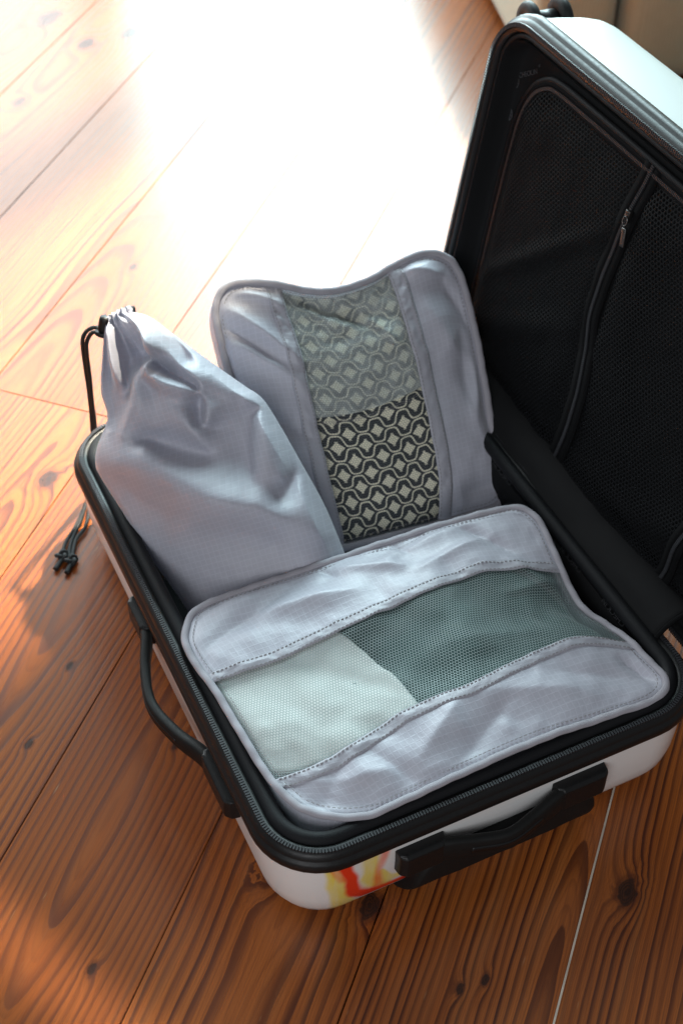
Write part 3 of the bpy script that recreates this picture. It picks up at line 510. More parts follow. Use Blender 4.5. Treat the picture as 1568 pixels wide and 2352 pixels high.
lidS = half('lid_shell', lidp, False)
# linings
capped('lining', [(.0205, .113), (.0225, .09), (.024, .05), (.028, .02), (.045, .010), (.050, .0098)], basep, CLOTHB, base, False)
capped('lining', [(.0205, .113), (.0225, .105), (.0235, .094), (.027, .090), (.045, .0895), (.050, .0895)], lidp, PANELB, lidS, True)
# elastic-looking seam on the far wall of the lid
for v0, v1 in ((.20, .33),):
    pass

# lid: panel border, pocket, zips -------------------------------------------------
def lp(u, v, h): return lid(u, v, h)
PK = [(.02, .497), (.10, .503), (.18, .505), (.25, .505), (.285, .502), (.312, .491), (.328, .473), (.334, .452), (.335, .40), (.335, .30), (.334, .18), (.332, .08), (.325, .058), (.31, .046), (.28, .042), (.10, .042), (.02, .045)]
pk = spline([(a, b, 0) for a, b in PK], 260)[:, :2]
edge3 = np.array([lp(a, b, .0245) for a, b in pk])
tube('pocket_piping', edge3, .0032, LIPB, lidS, n=8, up=tuple(dW))
pin = pk + 0; cen = np.array([.17, .27]); nrm = np.gradient(pk, axis=0); nrm = np.stack([nrm[:, 1], -nrm[:, 0]], -1); nrm /= np.linalg.norm(nrm, axis=1)[:, None]
if ((cen-pk[100]) @ nrm[100]) < 0: nrm = -nrm
def zipband(name, pts2, half_w, hh, teeth, parent):
    """flat zip tape with a coil along its middle, on the lid"""
    p2 = np.asarray(pts2); g = np.gradient(p2, axis=0); nn = np.stack([g[:, 1], -g[:, 0]], -1); nn /= np.linalg.norm(nn, axis=1)[:, None]
    rows = []
    for k_, dz in ((-1, .0012), (-.96, -.0006), (-.30, -.0008), (-.22, .0004), (.22, .0004), (.30, -.0008), (.96, -.0006), (1, .0012)):
        q = p2 + nn*half_w*k_; rows.append([lp(a, b, h+dz) for (a, b), h in zip(q, hh)])
    z = grid(name, np.array(rows), CLOTHB, parent)
    md = z.modifiers.new('thickness', 'SOLIDIFY'); md.thickness = .0008
    pth = np.array([lp(a, b, h-.0010) for (a, b), h in zip(p2, hh)]); Lg = np.linalg.norm(np.diff(pth, axis=0), axis=1).sum(); pl = resample(pth, int(Lg/.0019))
    T, B, Nn = frames(pl, False, dW)
    many_boxes('zip_coil', [(p, t*.00058, b*.0017, n_*.0008) for p, t, b, n_ in zip(pl, T, B, Nn)], TEETH, z)
    return z
zipband('pocket_zip', pk + nrm*.0075, .0065, np.full(len(pk), .0225), True, lidS)
# netting surface: bulges towards the viewer low down, with a slack fold
m_, n_ = 90, 130
uu, vv = np.meshgrid(np.linspace(.004, .334, m_), np.linspace(.040, .505, n_), indexing='ij')
def pocket_h(u, v):
    eu = np.clip((.338-u)/.05, 0, 1)*np.clip((u+.02)/.05, 0, 1); ev = np.clip((v-.036)/.04, 0, 1)*np.clip((.509-v)/.04, 0, 1)
    e = eu*ev; e = e*e*(3-2*e)
    b = .006 + .014*np.exp(-((u-.07)/.09)**2)*np.exp(-((v-.25)/.22)**2) + .006*np.exp(-((u-.2)/.1)**2)
    d = (u-.13) + .9*(v-.47); f = .0045*np.exp(-(d/.012)**2)*np.clip((.52-v)/.1, 0, 1)*np.clip((v-.30)/.08, 0, 1)
    d2 = (u-.10) + .65*(v-.42); f += .004*np.exp(-(d2/.016)**2)*np.clip((v-.30)/.06, 0, 1)
    d3 = (u-.055)+.35*(v-.2); f += .004*np.exp(-(d3/.02)**2)*np.clip((.29-v)/.06, 0, 1)
    seam = .004*np.exp(-((v-.305)/.014)**2)
    return .0235 - e*(b + f + .0008*vnoise(u, v, 18, 3) - seam)
def inside(u, v):
    r_ = .05; cu, cv = np.clip(u, -1, .335-r_), np.clip(v, .042+r_, .505-r_)
    return (u-cu)**2 + (v-cv)**2 <= (r_-.004)**2
hh = pocket_h(uu, vv); P = np.array([[lp(uu[i, j], vv[i, j], hh[i, j]) for j in range(n_)] for i in range(m_)])
idx = np.arange(m_*n_).reshape(m_, n_); ok = inside(uu, vv)
Fc = [(idx[i, j], idx[i+1, j], idx[i+1, j+1], idx[i, j+1]) for i in range(m_-1) for j in range(n_-1) if ok[i, j] or ok[i+1, j+1]]
us = np.cumsum(np.r_[np.zeros((1, n_)), np.hypot(np.diff(uu, axis=0), np.diff(hh, axis=0))], axis=0); vs = np.cumsum(np.c_[np.zeros((m_, 1)), np.hypot(np.diff(vv, axis=1), np.diff(hh, axis=1))], axis=1)
mesh('pocket_netting', P.reshape(-1, 3), Fc, POCKET, lidS, True, np.stack([vs.ravel(), us.ravel()], -1))
dz = spline([(.334, .304, 0), (.316, .306, 0), (.292, .309, 0), (.245, .311, 0), (.195, .311, 0), (.166, .304, 0), (.125, .289, 0), (.086, .283, 0), (.055, .286, 0), (.034, .292, 0), (.012, .305, 0)], 140)[:, :2]
zb = zipband('divider_zip', dz, .0115, pocket_h(dz[:, 0], dz[:, 1])-.0016, True, lidS)
dz2 = spline([(.20, .098, 0), (.13, .104, 0), (.095, .110, 0), (.071, .114, 0), (.045, .117, 0), (.022, .124, 0), (.008, .134, 0)], 80)[:, :2]
zipband('divider_zip', dz2, .0095, pocket_h(dz2[:, 0], dz2[:, 1])-.0016, True, lidS)
# zip puller on the divider
pu = zb; h0 = float(pocket_h(np.array(.287), np.array(.306)))
sl = box('zip_slider', lid(.287, .307, h0-.0045), (.0045, .006, .010), METAL, pu, .001, Matrix((Vector(dW), Vector(dV), Vector(dU))).transposed())
ringp = [lid(.283+.0042*math.cos(t), .305+.003*math.sin(t), h0-.008) for t in np.linspace(0, 2*math.pi, 17)[:-1]]
tube('puller_ring', ringp, .0008, METAL, pu, True, 6, tuple(dW))
tilt = Matrix.Rotation(math.radians(-14), 3, Vector(dW))
box('puller_tab', lid(.270, .3005, h0-.0085), (.002, .0055, .0165), METAL, pu, .0007, tilt @ Matrix((Vector(dW), Vector(dV), Vector(dU))).transposed())
# printed logo lettering on the lid border
def letters(txt, u, v, size, ang, parent, hh_=.0262):
    cu = bpy.data.curves.new('lettering', 'FONT'); cu.body = txt; cu.size = size; cu.extrude = .00004
    t = bpy.data.objects.new('tmp', cu); COL.objects.link(t); dg = bpy.context.evaluated_depsgraph_get(); me = bpy.data.meshes.new_from_object(t.evaluated_get(dg))
    COL.objects.unlink(t); bpy.data.objects.remove(t)
    V = np.array([tuple(v_.co) for v_ in me.vertices]); c_, s_ = math.cos(ang), math.sin(ang)
    for v_, (x, y, z) in zip(me.vertices, V):
        xx, yy = x*c_-y*s_, x*s_+y*c_
        v_.co = lid(u + yy, v - xx, hh_ - z)
    me.name = 'lettering'; return link('lettering', me, PRINTG, parent, False)
def globe(u, v, r, parent, hh_=.0262):
    V, Fc = [], []
    def band(pts, w):
        p = np.array(pts); g = np.gradient(p, axis=0); n2 = np.stack([-g[:, 1], g[:, 0]], -1); n2 /= np.linalg.norm(n2, axis=1)[:, None]+1e-9; b0 = len(V)
        for q, nn_ in zip(p, n2): V.append(lid(*(q+nn_*w), hh_)); V.append(lid(*(q-nn_*w), hh_))
        for i in range(len(p)-1): Fc.append((b0+2*i, b0+2*i+1, b0+2*i+3, b0+2*i+2))
    t = np.linspace(0, 2*math.pi, 25)
    for e in (1, .55, .12): band([(u+r*math.sin(a), v+r*e*math.cos(a)) for a in t], .0005)
    for q in (-.5, 0, .5): band([(u+r*q, v+r*math.sqrt(1-q*q)*x) for x in np.linspace(-1, 1, 8)], .0004)
    return mesh('globe_mark', V, Fc, PRINTG, parent, False)
letters('CHECK.IN', .3085, .5170, .0066, math.radians(33), lidS); letters('®', .3305, .4925, .0036, math.radians(33), lidS)
globe(.3030, .5225, .0065, lidS); globe(.2715, .5195, .0058, lidS); letters('CHECK.IN', .269, .556-.012, .0062, math.radians(0), lidS)
letters('®', .026, .070, .0045, 0, lidS, .0262)
# cloth cover over the hinge
sec = [(.020, .0265), (.034, .018), (.036, .006), (.030, -.008), (.018, -.019), (.002, -.027), (-.014, -.030), (-.030, -.028), (-.048, -.024)]
secs = spline([(a, b, 0) for a, b in sec], 26)[:, :2]; vr = np.linspace(.075, .505, 60)
P = np.array([[lid(a + .0007*vnoise(np.array(v), np.array(a), 30, 5), v, b + .0010*vnoise(np.array(v), np.array(a)*4, 14, 8)) for a, b in secs] for v in vr])
hc = grid('hinge_cover', P, PANELB, case, solid=.0012)
tube('hem', P[0], .0022, CLOTHB, hc, n=8)
def on_cover(txt, v, k_, size):
    cu = bpy.data.curves.new('lettering', 'FONT'); cu.body = txt; cu.size = size
    t = bpy.data.objects.new('tmp', cu); COL.objects.link(t); dg = bpy.context.evaluated_depsgraph_get(); me = bpy.data.meshes.new_from_object(t.evaluated_get(dg)); COL.objects.unlink(t); bpy.data.objects.remove(t)
    o3 = Vector(lid(*[float(secs[k_, 0]), v, float(secs[k_, 1])])); tg = Vector(dU*(secs[k_+1, 0]-secs[k_-1, 0]) + dW*(secs[k_+1, 1]-secs[k_-1, 1])).normalized(); ya = Vector((0, 1, 0)); nn_ = ya.cross(tg).normalized()
    if nn_.dot(Vector(CAM)-o3) < 0: nn_ = -nn_
    for v_ in me.vertices: x, y, z = v_.co; v_.co = o3 + ya*x + tg*(-y)*-1 + nn_*.0022
    me.name = 'lettering'; return link('lettering', me, PRINTG2, hc, False)
PRINTG2 = plain('faint_grey_print', (.032, .033, .036), .7, .2, .4, 300)
on_cover('CHECK.IN', .300, 15, .0075); on_cover('CHECK.IN', .175, 15, .0075); on_cover('CHECK.IN', .105, 15, .0075)

# wheel pair on the lid's far end -------------------------------------------------
wh = box('wheel_housing', lid(.312, L-.002+.006, .074), (.06, .024, .034), BLACK, lidS, .006, Matrix((Vector(dW), Vector(dV), Vector(dU))).transposed())
ax = (Vector(dW)*.97 + Vector(dV)*-.10 + Vector(dU)*.16).normalized(); wc = Vector(lid(.339, L+.019, .074))
def wheel(c):
    c = Vector(c); a = ax.orthogonal().normalized(); b = ax.cross(a)
    path = [tuple(c + a*math.cos(t)*.0165 + b*math.sin(t)*.0165) for t in np.linspace(0, 2*math.pi, 41)[:-1]]
    w_ = sweep('wheel', path, [(.0045, .0045), (.0065, .002), (.0065, -.002), (.0045, -.0045), (-.0045, -.0045), (-.0065, -.002), (-.0065, .002), (-.0045, .0045)], RUBBER, lidS, True, tuple(ax))
    pr = [tuple(c - ax*.0055), tuple(c + ax*.0055)]; tube('hub', pr, .0062, BLACK, w_, n=16, up=tuple(a))
    for k in range(5):
        t = k*2*math.pi/5+.4; d_ = a*math.cos(t)+b*math.sin(t)
        sweep('spoke', [tuple(c+d_*.004), tuple(c+d_*.0145)], [(.0028, .0022), (-.0028, .0022), (-.0028, -.0022), (.0028, -.0022)], BLACK, w_, up=tuple(ax))
    return w_
wheel(wc - ax*.016); wheel(wc + ax*.016)
tube('axle_fork', [tuple(wc - ax*.010), tuple(wc + ax*.010)], .0125, BLACK, lidS, n=16, up=(0.3, 0.8, 0.2))
tube('axle_fork', [tuple(wc), tuple(Vector(lid(.335, L-.004, .060)))], .011, BLACK, lidS, n=12, up=(1, 0, 0.2))

# carry handles ---------------------------------------------------------------------
def handle(parent, A0, A1, B0, B1, bow, face, drop, place, strap_w):
    """two bracket plates and a bowed strap; A0..A1 and B0..B1 run along the side, face(y_along, out, z)"""
    h = None
    zc, bh = place
    for k, (a, b, end) in enumerate(((A0, A1, 1), (B0, B1, 0))):
        pts = [(a, -.002), (a+.0015, .0075), (a+.006, .0115), (b-.006, .0115), (b-.0015, .0085), (b, -.002)]
        if not end: pts = pts
        V = [face(p, o_, z) for z in (zc-bh, zc-bh*.86, zc+bh*.86, zc+bh) for p, o_ in [(q, w_*(1 if abs(z-zc) < bh*.9 else .72)) for q, w_ in pts]]
        n = len(pts); Fc = [(i*n+j, i*n+(j+1) % n, (i+1)*n+(j+1) % n, (i+1)*n+j) for i in range(3) for j in range(n)] + [tuple(range(n)), tuple(range(3*n, 4*n))[::-1]]
        o = mesh('handle_bracket', V, Fc, BLACK, parent, False); bm = bmesh.new(); bm.from_mesh(o.data); bmesh.ops.recalc_face_normals(bm, faces=bm.faces); bm.to_mesh(o.data); bm.free()
        md = o.modifiers.new('soft_edges', 'BEVEL'); md.width = .0012; md.segments = 2
        h = h or o
    mid = (A1+B0)/2
    path = spline([face(A1-.012, .004, zc), face(A1+.004, .009, zc), face(A1+(mid-A1)*.45, bow*.72, zc+drop*.6), face(mid, bow, zc+drop), face(B0-(B0-mid)*.45, bow*.72, zc+drop*.6), face(B0-.004, .009, zc), face(B0+.012, .004, zc)], 60)
    t = np.linspace(0, 1, 60); sc = 1 + .25*np.abs(2*t-1)**3
    pr = [(strap_w*x, .0042*y) for x, y in ((1, .55), (.82, 1), (-.82, 1), (-1, .55), (-1, -.55), (-.82, -1), (.82, -1), (1, -.55))]
    up = np.array(face(0, 1, 0)) - np.array(face(0, 0, 0))
    st = sweep('handle_strap', path, pr, RUBBER, parent, up=tuple(up), scale=sc)
    g = path[14:-14] + up*.0043
    sweep('grip_groove', g, [(strap_w*.28, .0006), (-strap_w*.28, .0006), (-strap_w*.28, -.0006), (strap_w*.28, -.0006)], BLACK, st, up=tuple(up), scale=np.linspace(1, 1, len(g)))
    return st
handle(base, .097, .140, .240, .290, .019, lambda a, o_, z: (a, .0025-o_, z), -.004, (.070, .0145), .0115)
handle(base, .090, .150, .288, .332, .028, lambda a, o_, z: (.0025-o_, a, z), -.004, (.082, .012), .0085)
# black moulded tray of the pull handle, let into the bottom front edge
out = spline([(.106, 0.0, 0), (.110, .018, 0), (.116, .040, 0), (.126, .055, 0), (.140, .060, 0), (.20, .060, 0), (.255, .060, 0), (.272, .058, 0), (.281, .048, 0), (.284, .036, 0), (.282, .022, 0), (.278, 0.0, 0)], 60)[:, :2]
co = np.array([.195, .028]); rows = []
for yy, sc_ in ((.020, 1.0), (.002, 1.0), (-.003, .985), (-.0055, .955), (-.0065, .90), (-.007, .75), (-.007, .4), (-.007, .02)):
    rows.append([(co[0]+(x-co[0])*(1-(1-sc_)*.5), yy + .020*max(0, (.036-z)/.036)**2, max(.0012, co[1]+(z-co[1])*sc_)) for x, z in out])
tray = grid('pull_handle_tray', np.array(rows), RUBBER, base, flip=True)

# ------------------------------------------------------------------ packing cubes
def stitch_line(name, path, parent, up, dash=.0022, gap=.0016, lift=.0004, wd=.00028):
    p = np.asarray(path); Lg = np.linalg.norm(np.diff(p, axis=0), axis=1).sum(); n = int(Lg/(dash+gap)); q = resample(p, n*2+1)[1::2]
    T, B, Nn = frames(q, False, up); return many_boxes(name, [(a+c*lift, t*dash/2, b*wd, c*wd) for a, t, b, c in zip(q, T, B, Nn)], THREAD, parent)

def seam_index(P, seam, axis):
    """fraction along rows or columns where a traced seam crosses each grid line"""
    m, n = P.shape[:2]; s = spline(seam, 300)
    out = []
    if axis == 0:     # seam runs along s: for every column find t
        for j in range(n):
            d = np.linalg.norm(P[:, j, None, :2]-s[None, :, :2], axis=-1).min(1); i = int(d.argmin()); out.append(i/(m-1))
    else:
        for i in range(m):
            d = np.linalg.norm(P[i, :, None]-s[None], axis=-1).min(1); j = int(d.argmin()); out.append(j/(n-1))
    o = np.array(out); k = np.ones(9)/9; return np.convolve(np.pad(o, 4, mode='edge'), k, 'valid')

# ---- front cube (lies flat in the case)
fc = tag(empty('packing_cube', (.19, .15, .012)), 'grey ripstop packing cube lying flat in front with white and dark teal clothes under mesh', 'packing cube', 'packing cubes in the suitcase')
MF, NF = 150, 220
PF = coons(FC_bottom, FC_top, FC_left, FC_right, MF, NF)
tt, ss_ = np.meshgrid(np.linspace(0, 1, MF), np.linspace(0, 1, NF), indexing='ij')
e = 1-np.abs(2*tt-1)**3; e2 = 1-np.abs(2*ss_-1)**5; dome = e*e2
def ridge(a, b, w, A, side=0):
    """crease from a to b in (s,t): height A, half width w"""
    ax_, ay = a; bx, by = b; px, py = ss_*.33, tt*.22; ax_, bx, ay, by = ax_*.33, bx*.33, ay*.22, by*.22
    dx, dy = bx-ax_, by-ay; q = np.clip(((px-ax_)*dx+(py-ay)*dy)/(dx*dx+dy*dy), 0, 1); d = np.hypot(px-ax_-q*dx, py-ay-q*dy)
    return A*np.exp(-(d/w)**1.5)*np.sin(np.clip(q*.9+.05, 0, 1)*math.pi)**.5
hz = .016*dome*(0.55+.45*ss_) - .004*np.exp(-((tt-.5)/.12)**2)*0
hz += .0045*np.exp(-((ss_-.62)/.22)**2)*np.exp(-((tt-.62)/.3)**2)*e
hz -= .010*np.exp(-((ss_-1.0)/.16)**2)*np.exp(-((tt-.50)/.26)**2)
wr = 0*tt
for a, b, w, A in [((.05, .80), (.30, .93), .010, -.004), ((.22, .86), (.45, .80), .008, .0035), ((.45, .93), (.60, .84), .006, .003), ((.55, .90), (.80, .97), .009, .003), ((.78, .97), (.88, .80), .007, -.004), ((.62, .80), (.85, .88), .006, .0025),
                   ((.10, .15), (.28, .10), .010, .003), ((.34, .10), (.50, .22), .010, .0035), ((.42, .04), (.62, .17), .009, -.003), ((.55, .23), (.78, .12), .012, .003), ((.72, .24), (.95, .10), .012, -.003), ((.25, .22), (.30, .03), .007, -.002), ((.08, .05), (.20, .22), .009, -.0025),
                   ((.86, .75), (.97, .52), .006, .003), ((.80, .60), (.98, .62), .006, .002), ((.55, .45), (.85, .38), .012, .003), ((.35, .62), (.55, .70), .012, .002), ((.94, .20), (.985, .05), .006, -.004), ((.60, .985), (.63, .90), .004, -.002), ((.40, .97), (.43, .90), .004, -.002)]:
    wr += ridge(a, b, w, A)
wr += .0011*vnoise(ss_*.33, tt*.22, 22, 11, 3)
hz += wr*1.6*np.clip(np.minimum(np.minimum(tt, 1-tt)/.05, np.minimum(ss_, 1-ss_)/.04), 0, 1)
PF[..., 2] += hz
UVF = np.stack([ss_*.335, tt*.215], -1)
tn = seam_index(PF, FC_seamN, 0); tf = seam_index(PF, FC_seamF, 0)
def between(P, UV, lo, hi, rows, axis=0):
    """resample the sheet between two seam fractions"""
    m, n = P.shape[:2]; outP, outU = [], []
    if axis == 0:
        for j in range(n):
            f = np.linspace(lo[j], hi[j], rows)*(m-1); i0 = np.clip(np.floor(f).astype(int), 0, m-2); w = (f-i0)[:, None]
            outP.append(P[i0, j]*(1-w)+P[i0+1, j]*w); outU.append(UV[i0, j]*(1-w)+UV[i0+1, j]*w)
        return np.array(outP).transpose(1, 0, 2), np.array(outU).transpose(1, 0, 2)
    for i in range(m):
        f = np.linspace(lo[i], hi[i], rows)*(n-1); j0 = np.clip(np.floor(f).astype(int), 0, n-2); w = (f-j0)[:, None]
        outP.append(P[i, j0]*(1-w)+P[i, j0+1]*w); outU.append(UV[i, j0]*(1-w)+UV[i, j0+1]*w)
    return np.array(outP), np.array(outU)
o0, o1 = np.zeros(NF), np.ones(NF)
p_, u_ = between(PF, UVF, o0, tn, 60); grid('fabric_panel', p_, NYL, fc, u_, flip=True, solid=.0006)
p_, u_ = between(PF, UVF, tf, o1, 60); grid('fabric_panel', p_, NYL, fc, u_, flip=True, solid=.0006)
p_, u_ = between(PF, UVF, tn-.02, tf+.02, 80); p_[..., 2] -= .0010; grid('mesh_window', p_, MESH_G, fc, u_, flip=True)
for sgn, tq in ((1, tn), (-1, tf)):
    a, b = (tq-.042, tq+.004) if sgn > 0 else (tq-.004, tq+.042)
    p_, u_ = between(PF, UVF, a, b, 8); puck = .0009+.0006*vnoise(u_[..., 0], u_[..., 1]*2, 130, 21, 2); pr_ = np.sin(np.linspace(0, 1, 8)*math.pi)[:, None]; p_[..., 2] += .0006 + puck*pr_*.7
    tp = grid('seam_tape', p_, TAPE, fc, u_, flip=True, solid=.0005)
    stitch_line('stitching', p_[1, 4:-4], tp, (0, 0, 1)); stitch_line('stitching', p_[-2, 4:-4], tp, (0, 0, 1))
def loop_of(P): return np.vstack([P[0, :], P[1:, -1], P[-1, ::-1][1:], P[::-1, 0][1:-1]])
lpF = resample(np.vstack([loop_of(PF), loop_of(PF)[:1]]), 420, True)
for _ in range(3): lpF = (np.roll(lpF, 1, 0)+lpF*2+np.roll(lpF, -1, 0))/4
wob = .0005*np.sin(np.arange(420)*.31)+.0004*np.sin(np.arange(420)*.83)
pp = sweep('piping', lpF + np.c_[0*wob, 0*wob, wob+.0006], [(.0034*math.cos(a)+.001, .0025*math.sin(a)) for a in np.linspace(0, 2*math.pi, 11)[:-1]], PIPE, fc, True)
cn = lpF.mean(0); inw = cn - lpF; inw[:, 2] = 0; inw /= np.linalg.norm(inw, axis=1)[:, None]
stitch_line('stitching', np.vstack([lpF + inw*.0062 + [0, 0, .0016]]), pp, (0, 0, 1), .0024, .0018, .0009)
rows = []
for k, (dz_, ins) in enumerate(((0, 0), (.012, -.002), (.03, -.001), (.06, .002), (.095, .008))):
    q = lpF + inw*ins; q[:, 2] = np.maximum(.014, q[:, 2]-dz_); rows.append(q)
ln = np.r_[0, np.cumsum(np.linalg.norm(np.diff(lpF, axis=0), axis=1))]
SIDE = grid('side_wall', np.array(rows), NYL, fc, np.stack([np.tile(ln, (5, 1)), np.repeat(np.array([0, .012, .03, .06, .095])[:, None], 420, 1)], -1), wrap_j=True)
# zip end tab on the front edge
k_ = int(np.linalg.norm(lpF[:, :2]-np.array([.185, .022]), axis=1).argmin())

# ---- clothes in the front cube
def garment(name, label, P, depth, mat, s0, s1, t0, t1, n, seed, cat='garment', amp=.002, fold=None, grp='clothes in the packing cubes', thick=.03):
    """a soft folded slab lying just under the netting"""
    m = n; s = np.linspace(0, 1, n); t = np.linspace(0, 1, m); S_, T_ = np.meshgrid(s, t)
    ss2 = s0 + (s1-s0)*S_; 
    if fold is not None: ss2 = s0 + (np.interp(t, *fold)[:, None]-s0)*S_
    tt2 = t0 + (t1-t0)*T_
    fi = np.clip(tt2*(P.shape[0]-1), 0, P.shape[0]-1.001); fj = np.clip(ss2*(P.shape[1]-1), 0, P.shape[1]-1.001); i0, j0 = fi.astype(int), fj.astype(int); a = (fi-i0)[..., None]; b = (fj-j0)[..., None]
    Q = (P[i0, j0]*(1-a)+P[i0+1, j0]*a)*(1-b)+(P[i0, j0+1]*(1-a)+P[i0+1, j0+1]*a)*b
    ed = np.minimum(np.minimum(S_, 1-S_)*abs(s1-s0)*.33, np.minimum(T_, 1-T_)*(t1-t0)*.22); rd = .008; rr = np.clip(ed/rd, 0, 1); drop = rd*(1-np.sqrt(1-(1-rr)**2))
    return Q, S_, T_, drop, ss2, tt2
WHITE_C = plain('white_knit_cotton', (.74, .76, .74), .9, .2, .05, 900, .25, .001)
def teal_mat():
    k = Mat('dark_teal_jersey'); tc = k.node('ShaderNodeTexCoord').outputs['Object']; n = k.noise(tc, 35, 3); f = k.noise(tc, 1500, 2)
    k.set(Base_Color=k.mix(n, (.008, .030, .029), (.022, .085, .080)), Roughness=.85); k.p.inputs['Sheen Weight'].default_value = .3; k.bump(f + n*2.0, .3, .001); return k.m
TEAL = teal_mat()
def slab(name, Q, drop, nrm_, depth, mat, thick, UV=None, extra=0):
    top = Q - nrm_*(depth + drop + extra)[..., None]; n = top.shape[1]; m = top.shape[0]
    o = grid(name, top, mat, None, UV, flip=True)
    lo = np.vstack([top[0], top[1:, -1], top[-1, ::-1][1:], top[::-1, 0][1:-1]]); return o, lo
nz = np.zeros(PF.shape); nz[..., 2] = 1
foldW = ([0, .2, .4, .6, .8, 1], [.42, .425, .42, .40, .365, .32])
for nm, lb, mat, s0, s1, fold, depth, amp, sd in (
        ('folded_clothing', 'white folded garment under the left half of the front cube mesh', WHITE_C, .012, .52, foldW, .0030, .0030, 31),
        ('folded_clothing', 'dark teal folded garment under the right half of the front cube mesh', TEAL, .30, .985, None, .0085, .0045, 41)):
    Q, S_, T_, drop, a2, b2 = garment(nm, lb, PF, depth, mat, s0, s1, .20, .80, 90, sd, fold=fold)
    rip = amp*(.5+.5*vnoise(a2*.33, b2*.22, 26, sd, 2)) + amp*.9*np.abs(vnoise(a2*.33+b2*.1, b2*.22-a2*.08, 15, sd+1, 1))
    if mat is WHITE_C: rip += .0025*np.exp(-((a2*1.0+b2*.6-.62)/.035)**2) - .001
    nn_ = np.zeros(Q.shape); nn_[..., 2] = 1
    o, lo = slab(nm, Q, drop*(1.0 if mat is WHITE_C else .6), nn_, depth, mat, .03, extra=np.maximum(rip, .0003))
    skirt = np.array([lo, lo - [0, 0, .012], lo - [0, 0, .035]]); V0 = len(o.data.vertices)
    bm = bmesh.new(); bm.from_mesh(o.data); g_ = [[bm.verts.new(tuple(v)) for v in r_] for r_ in skirt]
    for i in range(2):
        for j in range(len(lo)): bm.faces.new((g_[i][j], g_[i][(j+1) % len(lo)], g_[i+1][(j+1) % len(lo)], g_[i+1][j]))
    bmesh.ops.remove_doubles(bm, verts=bm.verts, dist=1e-6)
    for f_ in bm.faces: f_.smooth = True
    bm.to_mesh(o.data); bm.free()
    tag(o, lb, 'clothing', 'clothes in the packing cubes')

# ---- back cube (stands on end, leaning back)
bc = tag(empty('packing_cube', (.26, .37, .02)), 'grey ripstop packing cube standing on end at the back with patterned cloth behind mesh', 'packing cube', 'packing cubes in the suitcase')
MB_, NB = 180, 170
PB = coons(BC_bottom, BC_top, BC_left, BC_right, MB_, NB); BN = np.array(BC_n)
tt, ss_ = np.meshgrid(np.linspace(0, 1, MB_), np.linspace(0, 1, NB), indexing='ij')
def ridge2(a, b, w, A):
    px, py = ss_*.23, tt*.27; ax_, ay, bx, by = a[0]*.23, a[1]*.27, b[0]*.23, b[1]*.27
    dx, dy = bx-ax_, by-ay; q = np.clip(((px-ax_)*dx+(py-ay)*dy)/(dx*dx+dy*dy), 0, 1); d = np.hypot(px-ax_-q*dx, py-ay-q*dy)
    return A*np.exp(-(d/w)**1.5)*np.sin(np.clip(q*.9+.05, 0, 1)*math.pi)**.5
dome = (1-np.abs(2*tt-1)**4)*(1-np.abs(2*ss_-1)**4)
hb = .012*dome*(1-.5*np.clip((tt-.75)/.25, 0, 1))
for a, b, w, A in [((.05, .93), (.28, .70), .008, .006), ((.03, .80), (.28, .60), .009, .005), ((.04, .86), (.20, .70), .006, -.005), ((.10, .97), (.26, .93), .006, .004), ((.04, .55), (.26, .40), .011, -.004),
                   ((.78, .97), (.92, .90), .010, .006), ((.90, .92), (.97, .72), .009, -.004), ((.80, .85), (.90, .60), .012, .004), ((.93, .70), (.90, .40), .009, -.004), ((.97, .55), (.93, .35), .006, .004), ((.88, .50), (.96, .20), .010, .003), ((.80, .08), (.97, .10), .012, -.005),
                   ((.35, .97), (.62, .86), .010, -.008), ((.45, .90), (.70, .97), .006, .003), ((.55, .92), (.68, .70), .005, .004), ((.60, .80), (.48, .93), .005, -.004), ((.36, .92), (.52, .84), .006, .003)]:
    hb += ridge2(a, b, w, A)
hb += .0009*vnoise(ss_*.23, tt*.27, 24, 51, 3)
hb *= 1.25*np.clip(np.minimum(np.minimum(tt, 1-tt)/.04, np.minimum(ss_, 1-ss_)/.04), 0, 1)
flatB = PB.copy()
PB = PB + BN*hb[..., None]
UVB = np.stack([ss_*.23, tt*.27], -1)
sl_ = seam_index(flatB, BC_seamL, 1); sr_ = seam_index(flatB, BC_seamR, 1)
z0, z1 = np.zeros(MB_), np.ones(MB_)
p_, u_ = between(PB, UVB, z0, sl_, 56, 1); grid('fabric_panel', p_, NYL, bc, u_, flip=True, solid=.0006)
p_, u_ = between(PB, UVB, sr_, z1, 56, 1); grid('fabric_panel', p_, NYL, bc, u_, flip=True, solid=.0006)
p_, u_ = between(PB, UVB, sl_-.02, sr_+.02, 80, 1); p_ -= BN*.001; grid('mesh_window', p_, MESH_B, bc, u_, flip=True)
for sgn, sq in ((-1, sl_), (1, sr_)):
    a, b = (sq-.055, sq+.005) if sgn < 0 else (sq-.005, sq+.055)
    p_, u_ = between(PB, UVB, a, b, 8, 1); pr_ = np.sin(np.linspace(0, 1, 8)*math.pi)[None]; puck = .0010+.0011*vnoise(u_[..., 0]*2, u_[..., 1], 120, 61, 2)*np.clip((np.linspace(0, 1, MB_)-.5)*2.5, .3, 1)[:, None]
    p_ = p_ + BN*(.0006+puck*pr_)[..., None]
    tp = grid('seam_tape', p_, TAPE, bc, u_, flip=True, solid=.0005)
    stitch_line('stitching', p_[4:-4, 1], tp, BN); stitch_line('stitching', p_[4:-4, -2], tp, BN)
lpB = resample(np.vstack([loop_of(PB), loop_of(PB)[:1]]), 420, True)
for _ in range(3): lpB = (np.roll(lpB, 1, 0)+lpB*2+np.roll(lpB, -1, 0))/4
